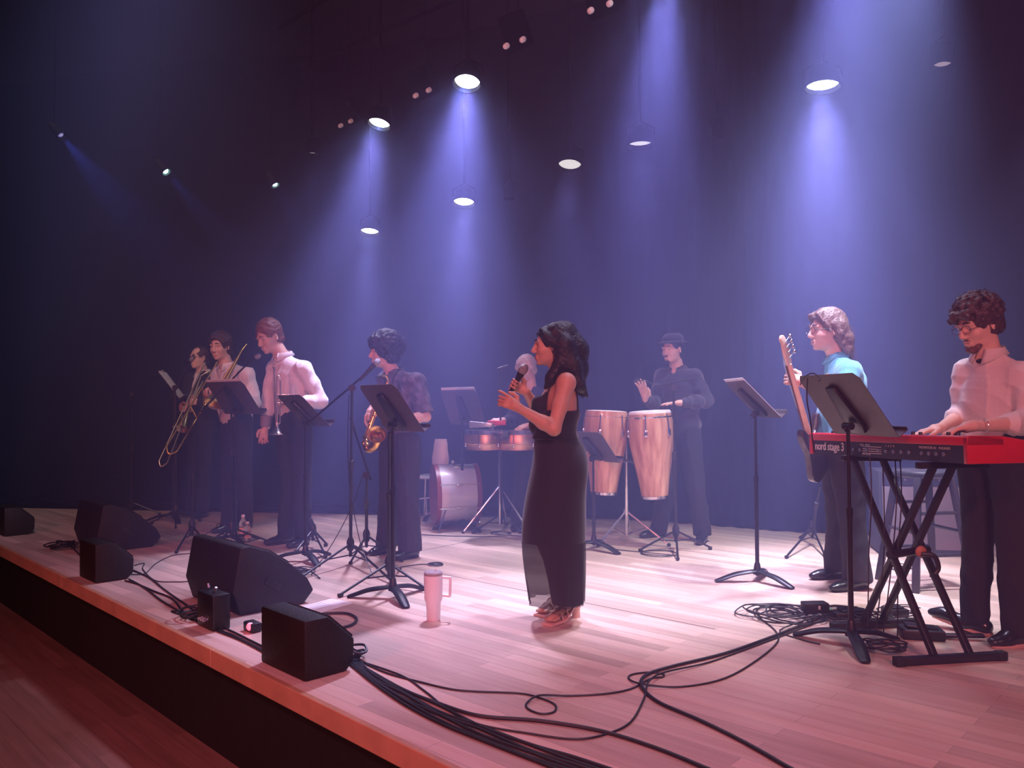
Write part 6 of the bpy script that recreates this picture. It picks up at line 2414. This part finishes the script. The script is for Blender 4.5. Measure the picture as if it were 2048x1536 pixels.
BL = ['lowest strand of the cable bundle nearest the stage edge', 'second strand of the cable bundle, just inside the lowest', 'middle strand of the thick cable bundle', 'strand in the upper half of the cable bundle',
      'uppermost strand of the thick cable bundle', 'loose strand wandering above the cable bundle']
for k in range(6):
    o_ = k * 6
    pts = [(690 + k * 4, 1322 - k * 2), (745, 1368 - o_ * 0.6 + rc.uniform(-3, 3)), (810, 1412 - o_ * 0.9 + rc.uniform(-3, 3)), (880, 1449 - o_ + rc.uniform(-4, 4)), (960, 1486 - o_ * 1.1 + rc.uniform(-4, 4)),
           (1060, 1526 - o_ * 1.2 + rc.uniform(-4, 4)), (1150, 1556 - o_ * 1.2), (1260, 1590 - o_ * 1.1)]
    cable(BL[k], [(a, b, 0.0015 * (k % 2)) for a, b in pts], 0.0065, group='bundled cables along the stage edge')
for k, (lab, pts) in enumerate((('black cable from the left speaker box past the near wedge monitor', [(266, 1142), (300, 1158), (330, 1182), (372, 1212), (412, 1240), (470, 1268), (530, 1298)]),
                                ('second black cable beside it, closer to the stage edge', [(258, 1160), (290, 1178), (325, 1205), (365, 1228), (410, 1250), (470, 1275), (525, 1303)]),
                                ('third black cable curling behind the left speaker box', [(250, 1163), (275, 1170), (310, 1185), (345, 1200), (372, 1232), (420, 1258), (480, 1282), (530, 1308)]),
                                ('thin cable straying over the floor to the near wedge monitor', [(262, 1150), (290, 1148), (312, 1128), (345, 1112), (380, 1108)]),
                                ('thin cable loop between the left speaker box and near monitor', [(268, 1132), (288, 1128), (286, 1140), (310, 1162), (350, 1165), (378, 1164)]))):
    cable(lab, pts, 0.0055 if k < 3 else 0.0035, group='cables between the stage edge speakers')


def coil(label, px, py, rx, loops, r=0.004, seed=1, jit=0.25, tail=None, name='cable_coil', zz=0.012):
    c = fl(px, py)
    q = random.Random(seed)
    P = []
    cx, cy, rr_ = 0, 0, rx
    steps = loops * 7
    for i in range(steps):
        a = 2 * math.pi * i / 7 + q.uniform(-0.12, 0.12)
        if i % 7 == 0:
            cx, cy = q.uniform(-jit, jit) * rx, q.uniform(-jit, jit) * rx
            rr_ = rx * q.uniform(0.65, 1.1)
        P.append(V((c.x + cx + math.cos(a) * rr_, c.y + cy + math.sin(a) * rr_ * q.uniform(0.85, 1.1), r + 0.001 + q.uniform(0, zz) + zz * i / steps)))
    if tail:
        P += [up_(fl(*p), r + 0.001) for p in tail]
    mb = MB()
    mb.tube(spline(P, 5), r, 6)
    o = mb.build(name, CABLE)
    tag(rezero(o), label, 'cable', 'coiled cables')
    return o


coil('large tangle of black cable left of the keyboard stand pole', 1568, 1238, 0.16, 9, 0.0042, 3, 0.7, [(1560, 1262), (1600, 1280), (1640, 1290)], zz=0.022)
coil('tangle of cable wrapped around the far foot of the keyboard stand', 1715, 1235, 0.15, 8, 0.004, 4, 0.8, zz=0.025)
coil('loose cable loops right of the keyboard stand legs', 1800, 1225, 0.10, 3, 0.0035, 5, 0.5)
coil('small neat coil on the floor behind the tumbler', 872, 1131, 0.055, 4, 0.0038, 6, 0.15, [(840, 1130), (800, 1136), (778, 1142)], zz=0.006)
coil('cable coil on the floor under the trumpet player\'s stand', 590, 1146, 0.12, 4, 0.0045, 7, 0.35, [(640, 1158)])
coil('clump of cable left of the left speaker box', 122, 1098, 0.10, 5, 0.006, 8, 0.4, [(160, 1112)], zz=0.03)
coil('round cable loops at the foot of the conga stand', 1320, 1108, 0.14, 2, 0.0035, 9, 0.1, [(1250, 1102), (1215, 1098)], zz=0.004)
coil('looped cable at the foot of the timbale microphone stand', 1003, 1068, 0.11, 3, 0.004, 10, 0.15, zz=0.004)
coil('cable knot at the corner of the near speaker box', 708, 1318, 0.055, 4, 0.006, 11, 0.4, zz=0.03)
coil('cable clump between the stage box and the left speakers', 385, 1238, 0.09, 5, 0.0055, 12, 0.5, zz=0.03)
coil('knot of plugs and cable between the keyboard stand feet', 1758, 1300, 0.09, 5, 0.004, 13, 0.6, zz=0.025)
coil('cable loops on the floor behind the bass player', 1790, 1135, 0.12, 3, 0.0035, 14, 0.3, zz=0.004)
cable('thick cable loop beside the near speaker box', [(600, 1245), (640, 1232), (672, 1229), (698, 1231), (713, 1241), (705, 1252), (680, 1260), (645, 1270)], 0.008)
cable('thin cable lying behind the singer toward the drums', [(838, 1070), (900, 1073), (980, 1074), (1040, 1073), (1180, 1088)], 0.004)
cable('thin cable running between the trumpet player\'s stands', [(455, 1062), (436, 1052, 0.02), (430, 1058), (400, 1075), (380, 1082)], 0.0035)


def hang(label, pts, r=0.0032, group='cables hanging from stands'):
    mb = MB()
    mb.tube(spline([at(*p) for p in pts], 8), r, 6)
    o = mb.build('hanging_cable', CABLE)
    tag(rezero(o), label, 'cable', group)


hang('cable hanging along the boom microphone stand of the saxophone player', [(698, 790, 5.72), (696, 860, 5.72), (698, 960, 5.74), (707, 1020, 5.72), (722, 1090, 5.7), (745, 1150, 5.5)])
hang('cable slanting down from the short stand to the floor coil', [(727, 945, 6.08), (705, 1010, 6.1), (672, 1075, 6.1), (640, 1125, 6.0), (622, 1150, 5.80)])
hang('cable draped over the top of the nearest music stand', [(1600, 770, 4.2), (1612, 752, 4.12), (1628, 747, 4.08), (1640, 758, 4.0), (1637, 762, 3.98)])
hang('cable dropping from the nearest music stand behind the keyboard', [(1615, 756, 4.02), (1614, 800, 3.98), (1620, 835, 3.98), (1624, 870, 4.0), (1628, 905, 4.05)])
for k, (x0, x1, x2, lab) in enumerate(((1740, 1738, 1735, 'leftmost cable hanging under the keyboard'), (1765, 1768, 1752, 'second cable hanging under the keyboard'),
                                       (1790, 1786, 1766, 'third cable hanging under the keyboard'), (1800, 1796, 1795, 'rightmost cable hanging under the keyboard'))):
    Zk = 4.15 - 0.04 * k
    zf = fl(x2, 1262 + 8 * k)
    mb = MB()
    mb.tube(spline([at(x0, 915, 4.2), at(x0 + 3, 1000, Zk), at(x1, 1100, Zk), at((x1 + x2) / 2, 1190, Zk), up_(zf, 0.02)], 8), 0.003, 6)
    o = mb.build('hanging_cable', CABLE)
    tag(rezero(o), lab, 'cable', 'cables hanging under the keyboard')
